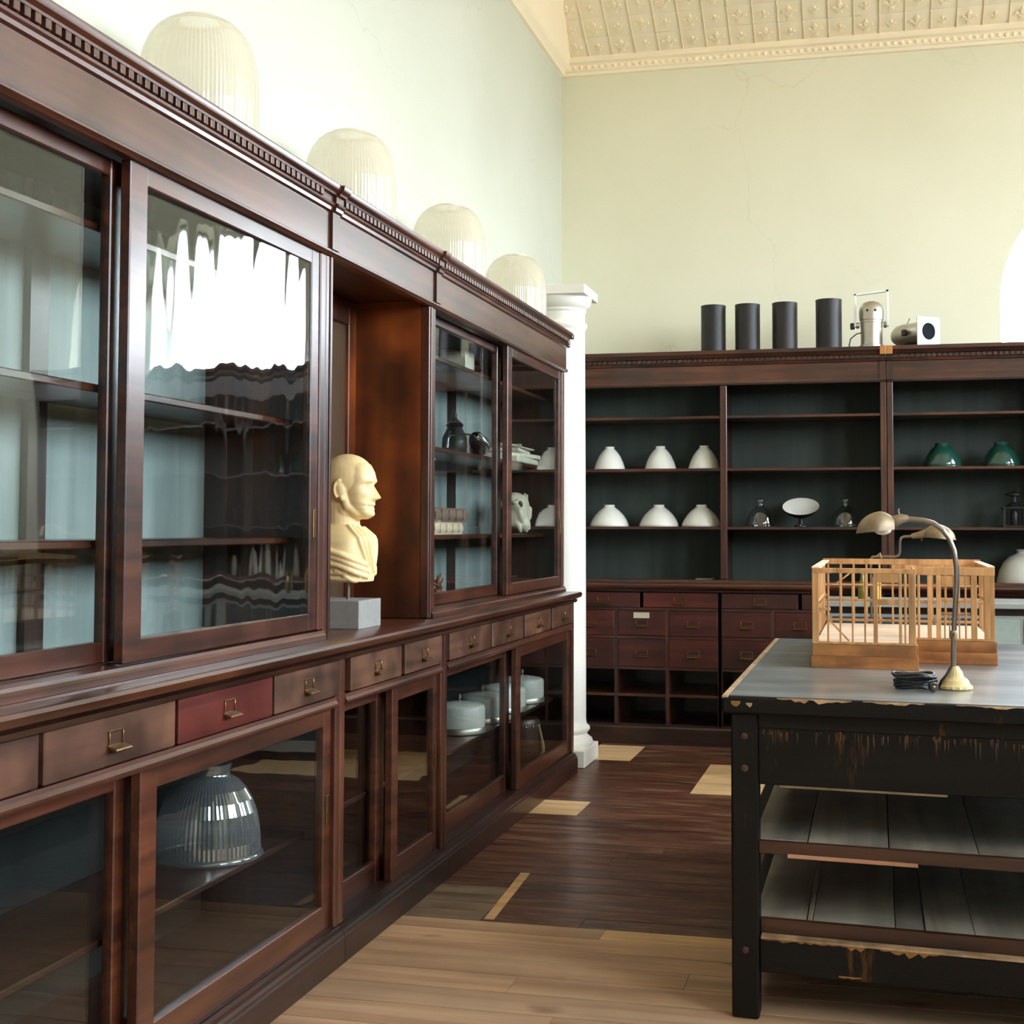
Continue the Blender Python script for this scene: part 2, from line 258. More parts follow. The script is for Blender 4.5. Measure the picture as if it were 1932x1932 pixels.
# ------------------------------------------------------------------ mesh builder
OFS = {}
class MB:
    def __init__(s): s.v = []; s.f = []
    def add(s, vs, fs):
        k = len(s.v); s.v += [tuple(v) for v in vs]; s.f += [tuple(i+k for i in f) for f in fs]; return s
    def box(s, x0, x1, y0, y1, z0, z1, ch=.0):
        x0, x1 = sorted((x0, x1)); y0, y1 = sorted((y0, y1)); z0, z1 = sorted((z0, z1))
        if ch <= 0:
            return s.add([(x0, y0, z0), (x1, y0, z0), (x1, y1, z0), (x0, y1, z0), (x0, y0, z1), (x1, y0, z1), (x1, y1, z1), (x0, y1, z1)],
                         [(0, 3, 2, 1), (4, 5, 6, 7), (0, 1, 5, 4), (1, 2, 6, 5), (2, 3, 7, 6), (3, 0, 4, 7)])
        c = min(ch, (x1-x0)*.45, (y1-y0)*.45, (z1-z0)*.45)
        vs = []; idx = {}
        for i, X in enumerate((x0, x1)):
            for j, Y in enumerate((y0, y1)):
                for k, Z in enumerate((z0, z1)):
                    dx = c if i == 0 else -c; dy = c if j == 0 else -c; dz = c if k == 0 else -c
                    for a, q in enumerate(((X, Y+dy, Z+dz), (X+dx, Y, Z+dz), (X+dx, Y+dy, Z))):
                        idx[i, j, k, a] = len(vs); vs.append(q)
        fs = []
        for i in (0, 1):
            fs.append([idx[i, j, k, 0] for j, k in ((0, 0), (1, 0), (1, 1), (0, 1))])
            fs.append([idx[j, i, k, 1] for j, k in ((0, 0), (1, 0), (1, 1), (0, 1))])
            fs.append([idx[j, k, i, 2] for j, k in ((0, 0), (1, 0), (1, 1), (0, 1))])
        for i in (0, 1):
            for j in (0, 1):
                fs.append([idx[i, j, 0, 0], idx[i, j, 1, 0], idx[i, j, 1, 1], idx[i, j, 0, 1]])
                fs.append([idx[i, 0, j, 0], idx[i, 1, j, 0], idx[i, 1, j, 2], idx[i, 0, j, 2]])
                fs.append([idx[0, i, j, 1], idx[1, i, j, 1], idx[1, i, j, 2], idx[0, i, j, 2]])
                for k in (0, 1): fs.append([idx[i, j, k, 0], idx[i, j, k, 1], idx[i, j, k, 2]])
        return s.add(vs, fs)
    def prism(s, poly, axis, a, b):
        """polygon in the two other axes (in x,y,z order), swept along axis from a to b"""
        n = len(poly)
        def P(p, t): return {'x': (t, p[0], p[1]), 'y': (p[0], t, p[1]), 'z': (p[0], p[1], t)}[axis]
        vs = [P(p, a) for p in poly]+[P(p, b) for p in poly]
        fs = [tuple(range(n)), tuple(range(2*n-1, n-1, -1))]+[(i, (i+1) % n, n+(i+1) % n, n+i) for i in range(n)]
        return s.add(vs, fs)
    def lathe(s, prof, c=(0, 0, 0), n=32, rib=0., cap0=True, cap1=True, axis=None):
        """profile of (radius, height); rib = alternating radius ripple; axis = matrix for a tilted axis"""
        vs = []; 
        for r, z in prof:
            for i in range(n):
                t = 2*math.pi*i/n; q = r*(1+(rib if i % 2 else -rib))
                p = Vector((q*math.cos(t), q*math.sin(t), z))
                if axis: p = axis @ p
                vs.append((p.x+c[0], p.y+c[1], p.z+c[2]))
        fs = []
        for j in range(len(prof)-1):
            for i in range(n):
                fs.append((j*n+i, j*n+(i+1) % n, (j+1)*n+(i+1) % n, (j+1)*n+i))
        if cap0: fs.append(tuple(range(n-1, -1, -1)))
        if cap1: fs.append(tuple((len(prof)-1)*n+i for i in range(n)))
        return s.add(vs, fs)
    def tube(s, pts, r, n=8, closed=False):
        pts = [Vector(p) for p in pts]; N = len(pts); rad = r if isinstance(r, (list, tuple)) else [r]*N
        up = None; vs = []
        for i, p in enumerate(pts):
            a = pts[(i-1) % N] if (closed or i > 0) else p; b = pts[(i+1) % N] if (closed or i < N-1) else p
            t = (b-a).normalized()
            if up is None:
                up = Vector((0, 0, 1)) if abs(t.z) < .9 else Vector((1, 0, 0))
            sd = t.cross(up).normalized(); up = sd.cross(t).normalized()
            for k in range(n):
                q = 2*math.pi*k/n; vs.append(p+(sd*math.cos(q)+up*math.sin(q))*rad[i])
        fs = []
        for i in range(N if closed else N-1):
            for k in range(n):
                j = (i+1) % N; fs.append((i*n+k, i*n+(k+1) % n, j*n+(k+1) % n, j*n+k))
        if not closed: fs += [tuple(range(n-1, -1, -1)), tuple((N-1)*n+k for k in range(n))]
        return s.add(vs, fs)
    def ell(s, c, r, n=16, m=10, rot=None):
        vs = []; fs = []
        for j in range(m+1):
            a = math.pi*j/m
            for i in range(n):
                t = 2*math.pi*i/n; p = Vector((r[0]*math.sin(a)*math.cos(t), r[1]*math.sin(a)*math.sin(t), r[2]*math.cos(a)))
                if rot: p = rot @ p
                vs.append((p.x+c[0], p.y+c[1], p.z+c[2]))
        for j in range(m):
            for i in range(n): fs.append((j*n+i, j*n+(i+1) % n, (j+1)*n+(i+1) % n, (j+1)*n+i))
        return s.add(vs, fs)
    def xf(s, fn): s.v = [tuple(fn(Vector(v))) for v in s.v]; return s
    def mesh(s, name, mat, ofs=(0, 0, 0), smooth=None):
        me = bpy.data.meshes.new(name)
        me.from_pydata([(v[0]-ofs[0], v[1]-ofs[1], v[2]-ofs[2]) for v in s.v], [], s.f)
        bm = bmesh.new(); bm.from_mesh(me); bmesh.ops.remove_doubles(bm, verts=bm.verts, dist=1e-6)
        bmesh.ops.recalc_face_normals(bm, faces=bm.faces); bm.to_mesh(me); bm.free()
        me.materials.append(M[mat] if isinstance(mat, str) else mat)
        if smooth is not None:
            me.shade_smooth()
            if smooth < 180: me.set_sharp_from_angle(angle=R(smooth))
        return me
    def build(s, name, mat, parent=None, smooth=None):
        o = OFS.get(parent.name, (0, 0, 0)) if parent else (0, 0, 0)
        if parent is None:
            xs = list(zip(*s.v)); o = ((min(xs[0])+max(xs[0]))/2, (min(xs[1])+max(xs[1]))/2, min(xs[2]))
        ob = bpy.data.objects.new(name, s.mesh(name, mat, o, smooth)); COL.objects.link(ob)
        if parent: ob.parent = parent
        else: ob.location = o
        OFS[ob.name] = o
        return ob
def tag(o, label, cat, group=None, kind=None):
    o['label'] = label; o['category'] = cat
    if group: o['group'] = group
    if kind: o['kind'] = kind
    return o
def thing(name, label, cat, loc, group=None, rot=None, local=False):
    o = bpy.data.objects.new(name, None); COL.objects.link(o); o.location = loc; o.empty_display_size = .05
    if rot is not None: o.rotation_euler = rot if isinstance(rot, (tuple, list)) else (0, 0, rot)
    OFS[o.name] = (0, 0, 0) if (local or rot is not None) else tuple(loc)
    return tag(o, label, cat, group)
def put(name, me, parent, pos, rotz=0):
    o = bpy.data.objects.new(name, me); COL.objects.link(o); o.parent = parent
    f = OFS[parent.name]; o.location = (pos[0]-f[0], pos[1]-f[1], pos[2]-f[2]); o.rotation_euler = (0, 0, rotz)
    OFS[o.name] = tuple(pos)
    return o
def dup(root, loc, label, rotz=0):
    r = root.copy(); COL.objects.link(r); r.location = loc; r.rotation_euler.z = rotz; r['label'] = label
    for ch in list(root.children):
        c = ch.copy(); COL.objects.link(c); c.parent = r
        for g in ch.children:
            d = g.copy(); COL.objects.link(d); d.parent = c
    return r
def struct(o): o['kind'] = 'structure'; return o

# ------------------------------------------------------------------ the room
WT = .35
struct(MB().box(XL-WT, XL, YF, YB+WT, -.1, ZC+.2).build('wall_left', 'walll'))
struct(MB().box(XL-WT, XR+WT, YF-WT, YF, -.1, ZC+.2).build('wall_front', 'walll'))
w = MB(); ys = [YF]
edges = [YF]+[q for ab in WIN_R for q in ab]+[YB+WT]
for i in range(0, len(edges), 2): w.box(XR, XR+WT, edges[i], edges[i+1], -.1, ZC+.2)
for a, b in WIN_R: w.box(XR, XR+WT, a, b, -.1, WZ0); w.box(XR, XR+WT, a, b, WZ1, ZC+.2)
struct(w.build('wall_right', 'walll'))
w = MB(); y0, y1 = YB, YB+WT
w.box(XL, AX-AR, y0, y1, -.1, ZC+.2); w.box(AX+AR, XR, y0, y1, -.1, ZC+.2); w.box(AX-AR, AX+AR, y0, y1, -.1, ASILL)
NA = 36
arc = [(AX-AR*math.cos(math.pi*i/NA), AZ+AR*math.sin(math.pi*i/NA)) for i in range(NA+1)]
for i in range(NA):
    (xa, za), (xb, zb) = arc[i], arc[i+1]
    w.prism([(xa, za), (xb, zb), (xb, ZC+.2), (xa, ZC+.2)], 'y', y0, y1)
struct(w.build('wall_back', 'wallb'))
# arched window in the far wall: frame, glazing bars, panes
yw = YB+.22
fr = MB(); inn = [(AX-(AR-.03)*math.cos(math.pi*i/NA), AZ+(AR-.03)*math.sin(math.pi*i/NA)) for i in range(NA+1)]
for i in range(NA):
    fr.prism([arc[i], arc[i+1], inn[i+1], inn[i]], 'y', yw, yw+.06)
fr.box(AX-AR, AX-AR+.03, yw, yw+.06, ASILL, AZ); fr.box(AX+AR-.03, AX+AR, yw, yw+.06, ASILL, AZ); fr.box(AX-AR, AX+AR, yw, yw+.06, ASILL, ASILL+.03)
w1 = struct(fr.build('window_1', 'winwhite'))
MB().prism([(AX-AR+.02, ASILL+.02)]+[(x, z) for x, z in inn]+[(AX+AR-.02, ASILL+.02)], 'y', yw+.028, yw+.032).build('pane', 'winpane', w1)
# invented windows in the right wall (outside the frame, they light the room)
for k, (a, b) in enumerate(WIN_R):
    xw = XR+.2; f = MB()
    f.box(xw, xw+.06, a, a+.07, WZ0, WZ1); f.box(xw, xw+.06, b-.07, b, WZ0, WZ1); f.box(xw, xw+.06, a, b, WZ0, WZ0+.08); f.box(xw, xw+.06, a, b, WZ1-.08, WZ1)
    f.box(xw+.01, xw+.05, (a+b)/2-.02, (a+b)/2+.02, WZ0, WZ1); f.box(xw+.01, xw+.05, a, b, 3.6, 3.65)
    o = struct(f.build('window_%d' % (k+2), 'winwhite'))
    MB().box(xw+.028, xw+.032, a+.05, b-.05, WZ0+.05, WZ1-.05).build('pane', 'winpane', o)
struct(MB().box(XR-.42, XR-.002, YF+.01, YB-.01, 0, 2.2).build('trim_5', 'dark_z'))        # invented dark panelling outside the frame, added to darken reflections in the glass
# ceiling: flat field, sloping coves of pressed tin
struct(MB().box(XL-WT, XR+WT, YF-WT, YB+WT, ZC, ZC+.15).build('ceiling', 'tinplain'))
SLY, SLZ = .44, .25                                   # slope of the far cove
cz0, cy0 = 4.615, YB-.03
L = (ZC-cz0)/SLZ
cv = MB().prism([(cy0, cz0), (cy0-SLY*L, ZC), (cy0-SLY*L+.3, ZC+.05), (cy0+.02, cz0+.05)], 'x', XL+.0, XR)
cove = struct(cv.build('trim_1', 'tinplain'))
cl = MB().prism([(XL, 4.54), (XL+.06, 4.57), (XL+.06+.2*(ZC-4.57), ZC), (XL, ZC)], 'y', YF, YB)
struct(cl.build('trim_2', 'tin'))
# tin panels with a raised lily on the far cove
nrm = Vector((0, -SLZ, -SLY)).normalized(); sl = Vector((0, -SLY, SLZ)).normalized()
TW = .163
def tinpanel(kind):
    m = MB()
    def P(u, v, h): p = Vector((u, 0, 0))+sl*v+nrm*h; return (p.x, p.y, p.z)
    def blk(poly, h0, h1):
        n = len(poly); m.add([P(u, v, h0) for u, v in poly]+[P(u*.85+sum(q[0] for q in poly)/n*.15, v*.85+sum(q[1] for q in poly)/n*.15, h1) for u, v in poly],
                             [tuple(range(n-1, -1, -1)), tuple(range(n, 2*n))]+[(i, (i+1) % n, n+(i+1) % n, n+i) for i in range(n)])
    H = TW/2
    blk([(-H+.001, -H+.001), (H-.001, -H+.001), (H-.001, H-.001), (-H+.001, H-.001)], 0, .003)
    blk([(-H+.002, -H), (-H+.010, -H), (-H+.010, H), (-H+.002, H)], .002, .010)
    s = 1.0 if kind == 0 else .62
    petal = [(0, .055), (.014, .030), (.010, -.010), (-.010, -.010), (-.014, .030)]
    blk([(u*s, v*s) for u, v in petal], .002, .014)
    for sg in (-1, 1):
        blk([(sg*u*s, v*s) for u, v in [(.008, -.010), (.026, .012), (.044, .018), (.050, .002), (.042, -.012), (.038, .000), (.026, -.006), (.012, -.026)]], .002, .012)
    blk([(u*s, v*s) for u, v in [(-.024, -.020), (.024, -.020), (.024, -.012), (-.024, -.012)]], .002, .013)
    blk([(u*s, v*s) for u, v in [(-.010, -.022), (.010, -.022), (.018, -.046), (0, -.056), (-.018, -.046)]], .002, .011)
    return m.mesh('tin_panel', 'tin', (0, 0, 0), 30)
TP = [tinpanel(0), tinpanel(1)]
OFS[cove.name] = tuple(cove.location)
for r in range(5):
    for c in range(40):
        p = Vector((XL+.04+TW*(c+.5), cy0, cz0))+sl*(TW*(r+.5)+.01)+nrm*.002
        put('tin_panel', TP[(r+c) % 2], cove, (p.x, p.y, p.z))
# cornice of the far wall with a row of beads
pf = [(YB, 4.495), (YB-.015, 4.50), (YB-.018, 4.52), (YB-.028, 4.528), (YB-.030, 4.570), (YB-.05, 4.582), (YB-.056, 4.60), (YB-.05, 4.62), (YB, 4.63)]
co = struct(MB().prism(pf, 'x', XL, XR).build('trim_3', 'tin', None, 40)); 
bead = MB().ell((0, 0, 0), (.017, .009, .016), 8, 6).mesh('bead', 'tin', (0, 0, 0), 180)
for i in range(138): put('bead', bead, co, (XL+.05+.047*i, YB-.030, 4.549))
pl_ = [(XL, 4.50), (XL+.02, 4.506), (XL+.03, 4.53), (XL+.05, 4.545), (XL+.06, 4.57), (XL, 4.58)]
struct(MB().prism(pl_, 'y', YF, YB).build('trim_4', 'tin', None, 40))
# floor: slab, planks across the room (X), each its own piece
flo = struct(MB().box(XL-WT, XR+WT, YF-WT, YB+WT, -.12, -.022).build('floor', 'bare'))
BW = .11
def plank(x0, x1, y0, y1, mat, dz=0): MB().box(x0, x1, y0+(.0026 if mat == 'bare' else .0014), y1-(.0026 if mat == 'bare' else .0014), -.022, dz).build('plank', mat, flo)
rnd = random.Random(3)
near = MB(); near.box(-1.72, XR, YF, 2.6, -.022, -.0005)
o = near.build('floorboards', 'bare', flo); o['kind'] = 'stuff'
X0, X1 = -1.70, 2.2
y = 2.6
bound = 4.58
rows = []
k = -9
wide = [2.60, 2.82, 3.02, 3.22, 3.40, 3.58, 3.74, 3.90, 4.05, 4.19, 4.33, 4.47]
for i in range(len(wide)-1): rows.append((wide[i], wide[i+1], 'bare'))
rows.append((4.47, 4.58, 'edge'))
for i in range(36): rows.append((4.58+BW*i, 4.58+BW*(i+1), 'dark'))
def emit(segs, ya, yb):
    for a, b, m in segs: plank(a+.0008, b-.0008, ya, yb, m, -rnd.random()*.0012)
for i, (ya, yb, kd) in enumerate(rows):
    yc = (ya+yb)/2; j = X0+rnd.uniform(.5, 2.6)
    if kd == 'bare': emit([(X0, j, 'bare'), (j, X1+1.2, 'bare')], ya, yb)
    elif kd == 'edge': emit([(X0, -.905, 'bare'), (-.905, .4, 'new_board'), (.4, X1, 'bare')], ya, yb)
    else:
        cut = []
        if 4.58 < yc < 5.02: cut = [(X0, -1.345, 'grey_board')]
        if 6.33 < yc < 6.68: cut = [(X0, -1.390, 'new_board')]
        if 7.72 < yc < 8.43: cut = [(X0, -1.412, 'new_board')]
        if 7.02 < yc < 7.9: cut = [(-.945, .15, 'new_board')]
        segs = []; x = X0
        for a, b, m in cut:
            if a > x: segs.append((x, a, 'dark_board'))
            segs.append((a, b, m)); x = b
        if j > x+.3: segs += [(x, j, 'dark_board'), (j, X1, 'dark_board')]
        else: segs.append((x, X1, 'dark_board'))
        emit(segs, ya, yb)
# pale strip let in across the boards
MB().prism([(-1.335, 4.60), (-1.300, 4.60), (-1.335, 5.24), (-1.372, 5.24)], 'z', -.02, .0012).build('plank', 'new_board', flo)
MB().box(X1+.002, XR, 2.6, 8.6, -.022, -.0005).build('floorboards', 'dark_board', flo)['kind'] = 'stuff'
struct(MB().box(-30, 40, -30, 45, -1.2, -1.0).build('ground', 'ground'))

# ------------------------------------------------------------------ shared hardware
def pull_mesh(face):
    m = MB()
    w, h, t = (.030, .017, .004) if face == '+x' else (.037, .017, .004)
    m.box(-t*.3, t, -w, w, h-.004, h, .001).box(-t*.3, t, -w, -w+.004, -h, h, .001).box(-t*.3, t, w-.004, w, -h, h, .001)
    m.box(-t*.3, t, -w-.003, w+.003, -h-.004, -h+.003, .001)
    m.prism([(0, -h-.004), (.020, -h-.010), (.023, -h-.008), (.022, -h-.005), (0, -h+.002)], 'y', -w-.003, w+.003)
    if face == '-y': m.xf(lambda v: Vector((v.y, -v.x, v.z)))
    return m.mesh('drawer_pull', 'brass', (0, 0, 0), 40)
PULLX, PULLY = pull_mesh('+x'), pull_mesh('-y')
flush = MB().box(-.001, .003, -.010, .010, -.045, .045, .002).mesh('flush_pull', 'brass')
def dentil_mesh(): return MB().box(-.012, .008, -.0105, .0105, -.011, .011, .0015).mesh('dentil', 'mah_z')
DENT = dentil_mesh()
def glazed_door(parent, xf, y0, y1, z0, z1, sl_, sr, rt, rb, mat='mah', th=.028, tilt=0):
    """sliding door lying in a plane of constant x: frame with rails and stiles, glass pane as a sub-part"""
    m = MB()
    m.box(xf-th, xf, y0, y0+sl_, z0, z1, .003).box(xf-th, xf, y1-sr, y1, z0, z1, .003)
    m.box(xf-th+.001, xf-.001, y0+sl_, y1-sr, z1-rt, z1, .003).box(xf-th+.001, xf-.001, y0+sl_, y1-sr, z0, z0+rb, .003)
    d = m.build('sliding_door', mat+'_y', parent)
    a_, b_ = y0+sl_-.006, y1-sr+.006; xm = xf-th*.5; k_ = tilt*(b_-a_)/2
    MB().prism([(xm-.002-k_, a_), (xm+.002-k_, a_), (xm+.002+k_, b_), (xm-.002+k_, b_)], 'z', z0+rb-.006, z1-rt+.006).build('glass_pane', 'pane_old' if tilt else 'pane', d)
    return d

# ------------------------------------------------------------------ left range: base cabinets
XBK = XL+.012
XP, XC, XF = -1.622, -1.602, -1.645     # plinth face, worktop edge, carcass face
UB = [1.72, 4.045, 5.10, 7.43]
DRAW = [[(1.79, 2.451), (2.469, 2.999), (3.017, 3.540), (3.557, 4.020)],
        [(4.125, 4.600), (4.640, 5.060)],
        [(5.165, 5.745), (5.770, 6.300), (6.340, 6.860), (6.905, 7.395)]]
base_lab = ['long mahogany base cabinet nearest the camera, holding the ribbed glass shade behind its doors',
            'short middle mahogany base cabinet below the bust, shelf empty behind its glass doors',
            'far mahogany base cabinet next to the white column, with cream domed tins behind glass']
SHZ = [.40, .425, .415]
for s in range(3):
    a, b = UB[s]+.0015, UB[s+1]-.0015
    root = thing('base_cabinet', base_lab[s], 'cabinet', ((XBK+XP)/2, (a+b)/2, 0), 'base cabinets along the left wall')
    MB().prism([(XP-.03, 0), (XP, 0), (XP, .078), (XP-.004, .084), (XP-.004, .092), (XP-.012, .098), (XP-.016, .108), (XP-.03, .112)], 'y', a, b).build('plinth', 'dark_y', root)
    MB().box(XBK, XP-.031, a, b, .09, .118).build('bottom_board', 'dark_y', root)
    for yy in (a, b-.022): MB().box(XBK, XF-.03, yy, yy+.022, .118, .953).build('end_panel', 'dark_z', root)
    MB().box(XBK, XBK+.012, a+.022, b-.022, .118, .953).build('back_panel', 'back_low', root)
    MB().box(XBK+.012, XF-.03, a+.022, b-.022, .795, .812).build('dust_board', 'dark_y', root)
    pw = .036
    for yy in (a, b-pw):
        MB().box(XF-.03, XF, yy, yy+pw, .112, .953, .004).build('post', 'mah_z', root)
    MB().box(XF-.03, XF-.004, a+pw, b-pw, .940, .953).build('top_rail', 'dark_y', root)
    MB().prism([(XF-.03, .790), (XF+.002, .790), (XF+.008, .797), (XF+.008, .803), (XF+.001, .812), (XF-.001, .822), (XF-.03, .822)], 'y', a+pw, b-pw).build('middle_rail', 'mah_y', root)
    MB().box(XBK+.013, -1.752, a+.023, b-.023, SHZ[s]-.018, SHZ[s], .003).build('shelf', 'dark_y', root)
    MB().prism([(XF-.002, .936), (XF+.014, .938), (XF+.024, .9525), (XF-.002, .9525)], 'y', a, b).build('edge_moulding', 'dark_y', root)
    mid = (a+b)/2; w_ = (b-a)/2
    zt, zb = .788, .116
    glazed_door(root, -1.712, a+pw-.004, mid+.045, zb, zt, .05, .075, .045, .075)
    d = glazed_door(root, -1.660, mid-.012 if s else mid-.005, b-pw-.002, zb, zt, .075 if s != 1 else .06, .055 if s != 1 else .045, .052, .075)
    put('flush_pull', flush, d, (-1.659, b-pw-.028, .48))
    for i, (ya, yb) in enumerate(DRAW[s]):
        red = (s == 0 and i == 2)
        dr = MB().box(XF-.022, XF+.004, ya, yb, .826, .936, .003).build('drawer', 'drawer_red' if red else 'drawer', root)
        if red: dr['label'] = 'dark red drawer front'
        MB().box(XBK+.03, XF-.022, ya+.012, yb-.012, .826, .905).build('drawer_box', 'dark_y', dr)
        put('drawer_pull', PULLX, dr, (XF+.004, (ya+yb)/2, .886))
        if i: MB().box(XF-.03, XF-.012, DRAW[s][i-1][1]+.001, ya-.001, .822, .940).build('drawer_divider', 'dark_z', root)
# worktop
wt = thing('worktop', 'long mahogany worktop running over the left base cabinets with worn moulded edge', 'worktop', (-1.84, 4.6, .953))
MB().prism([(XBK, .953), (XC-.03, .953), (XC-.022, .960), (XC-.006, .966), (XC, .974), (XC+.002, .984), (XC-.003, .992), (XC-.010, .995), (XBK, .995)], 'y', 1.70, 7.44).build('top_board', 'mah_y', wt, 30)

# ------------------------------------------------------------------ left range: upper cabinets
XU = -1.70
VB = [1.72, 4.03, 5.085, 7.42]
up_lab = ['tall glazed upper cabinet nearest the camera with two sliding glass doors and empty shelves',
          'open middle upper cabinet forming the niche around the bust',
          'far glazed upper cabinet beside the column with books and a skull on its shelves']
uppers = []; TILT = .018      # the old pane sits slightly askew in its frame
prof = lambda d: [(XU-.06, 2.235), (XU+.010+d, 2.235), (XU+.010+d, 2.352), (XU+.020+d, 2.356), (XU+.022+d, 2.366), (XU+.028+d, 2.372), (XU+.030+d, 2.378),
                  (XU+.022+d, 2.380), (XU+.022+d, 2.402), (XU+.034+d, 2.404), (XU+.036+d, 2.410), (XU+.046+d, 2.418), (XU+.050+d, 2.428), (XU+.050+d, 2.436), (XU-.06, 2.436)]
for s in range(3):
    a, b = VB[s]+.001, VB[s+1]-.001
    root = thing('upper_cabinet', up_lab[s], 'cabinet', ((XBK+XU)/2, (a+b)/2, .995), 'upper cabinets along the left wall'); uppers.append(root)
    # cornice and frieze in one moulded length, a break-forward at the start of each cabinet
    MB().prism(prof(0), 'y', a+(.06 if s else 0), b).build('cornice', 'mah_y', root, 25)
    if s: MB().prism(prof(.010), 'y', a, a+.06).build('cornice_block', 'mah_z', root, 25)
    MB().prism([(XU-.02, 2.216), (XU+.006, 2.216), (XU+.010, 2.221), (XU+.018, 2.225), (XU+.018, 2.231), (XU+.010, 2.236), (XU-.02, 2.236)], 'y', a, b).build('architrave', 'mah_y', root, 25)
    n = int((b-a-.08)/.036)
    for i in range(n): put('dentil', DENT, root, (XU+.028, a+(.085 if s else .03)+.036*i, 2.3915))
    MB().box(XBK, XU-.06, a, b, 2.412, 2.436).build('top_board', 'dark_y', root)
    MB().box(XBK if s != 1 else -2.06, XBK+.012 if s != 1 else -2.03, a, b, .998, 2.40).build('back_panel', 'back_pale' if s != 1 else 'dark_z', root)
    MB().box(XBK+.012, XU-.061, a+.024, b-.024, 2.236, 2.25).build('soffit', 'dark_y', root)
    if s != 1:
        for yy in (a, b-.024): MB().box(XBK+.012, XU-.035, yy, yy+.024, .998, 2.404).build('end_panel', 'mah_z', root)
        MB().box(XBK+.012, XU-.061, a+.024, b-.024, .998, 1.03).build('bottom_board', 'dark_y', root)
        MB().prism([(XU-.06, .996), (XU+.012, .996), (XU+.012, 1.012), (XU+.006, 1.018), (XU+.004, 1.026), (XU-.06, 1.028)], 'y', a, b).build('base_moulding', 'mah_y', root)
        for yy, ww in ((a, .052), (b-.04, .04)): MB().box(XU-.035, XU, yy, yy+ww, 1.028, 2.217, .004).build('post', 'mah_z', root)
        # back uprights with peg holes
        for yy in (3.075 if s == 0 else 6.585, ):
            MB().box(XBK+.012, XBK+.034, yy-.04, yy+.04, 1.03, 2.236).build('upright', 'dark_z', root)
        for zz in (1.318, 1.688, 2.072): MB().box(XBK+.036, -1.80, a+.026, b-.026, zz-.020, zz, .003).build('shelf', 'mah_y', root)
        mid = (a+b)/2
        glazed_door(root, -1.758, a+.045, mid+.055, 1.032, 2.222, .05, .06, .042, .05)
        d = glazed_door(root, -1.706, mid-.005, b-.036, 1.030, 2.218, .078, .060, .048, .054, tilt=TILT if s == 0 else 0)
        put('flush_pull', flush, d, (-1.705, b-.036-.030, 1.36))
    else:
        MB().box(XBK+.012, XU-.035, a, a+.022, .998, 2.404).build('side_panel', 'burr', root)
        MB().box(XBK+.012, XU-.035, b-.022, b, .998, 2.404).build('side_panel', 'burr', root)
        for yy, ww in ((a, .05), (b-.022, .022)):
            MB().box(XU-.035, XU, yy, yy+ww, .998, 2.217, .003).build('post', 'mah_z', root)
            MB().box(XU-.001, XU+.005, yy+ww*.55, yy+ww*.85, .998, 2.216, .002).build('post_bead', 'mah_z', root)
        # framed pane at the back of the niche
        f = MB(); x0, x1 = -2.029, -2.004
        f.box(x0, x1, a+.024, a+.10, 1.0, 2.236, .003).box(x0, x1, b-.10, b-.024, 1.0, 2.236, .003).box(x0, x1, a+.10, b-.10, 2.14, 2.236, .003).box(x0, x1, a+.10, b-.10, 1.0, 1.08, .003)
        fr_ = f.build('back_frame', 'burr', root)
        MB().box(x0+.002, x0+.010, a+.095, b-.095, 1.075, 2.145).build('back_pane', 'mirror', fr_)
# end return of the far cornice
MB().prism([(XBK, 2.235), (XU+.01, 2.235), (XU+.01, 2.352), (XBK, 2.352)], 'y', 7.419, 7.424).build('end_frieze', 'mah_y', uppers[2])
m = MB(); m.box(XBK, XU+.05, 7.420, 7.46, 2.404, 2.436, .006).box(XBK, XU+.03, 7.420, 7.445, 2.356, 2.404, .006).box(XBK, XU+.018, 7.419, 7.437, 2.218, 2.236, .004)
m.build('cornice_return', 'mah_y', uppers[2])

# ------------------------------------------------------------------ far wall range
BY0, BYB = 8.50, YB-.012          # carcass face, back
BXL, BXR = XL+.012, 2.20
root = thing('drawer_cabinet', 'dark red-brown bank of drawers and pigeonholes along the far wall', 'cabinet', (.06, 8.75, 0))
MB().prism([(BY0+.035, 0), (BY0+.002, 0), (BY0+.002, .10), (BY0+.010, .112), (BY0+.035, .114)], 'x', BXL, BXR).build('plinth', 'dark_x', root)
MB().box(BXL, BXR, BY0+.036, BYB, .100, .122).build('bottom_board', 'dark_x', root)
MB().box(BXL, BXR, BYB-.012, BYB, .122, .962).build('back_panel', 'dark_x', root)
MB().box(BXL, BXR, BY0+.004, BYB-.012, .950, .962).build('top_rail', 'dark_x', root)
for x in (BXL, BXR-.14):
    MB().box(x, x+.14, BY0+.006, BY0+.028, .114, .950).build('filler_stile', 'dark_z', root)
cols = []
for b0 in (-1.925, -.945, .105, 1.085):
    cols.append([(b0+.325*i, b0+.325*i+.303) for i in range(3)])
Zr = [(.124, .296), (.312, .462), (.480, .655), (.675, .832), (.852, .945)]
def pigeon_wall(x, z0=.122, z1=.950): MB().box(x-.011, x+.011, BY0+.006, BYB-.012, z0, z1).build('divider', 'mah_z', root)
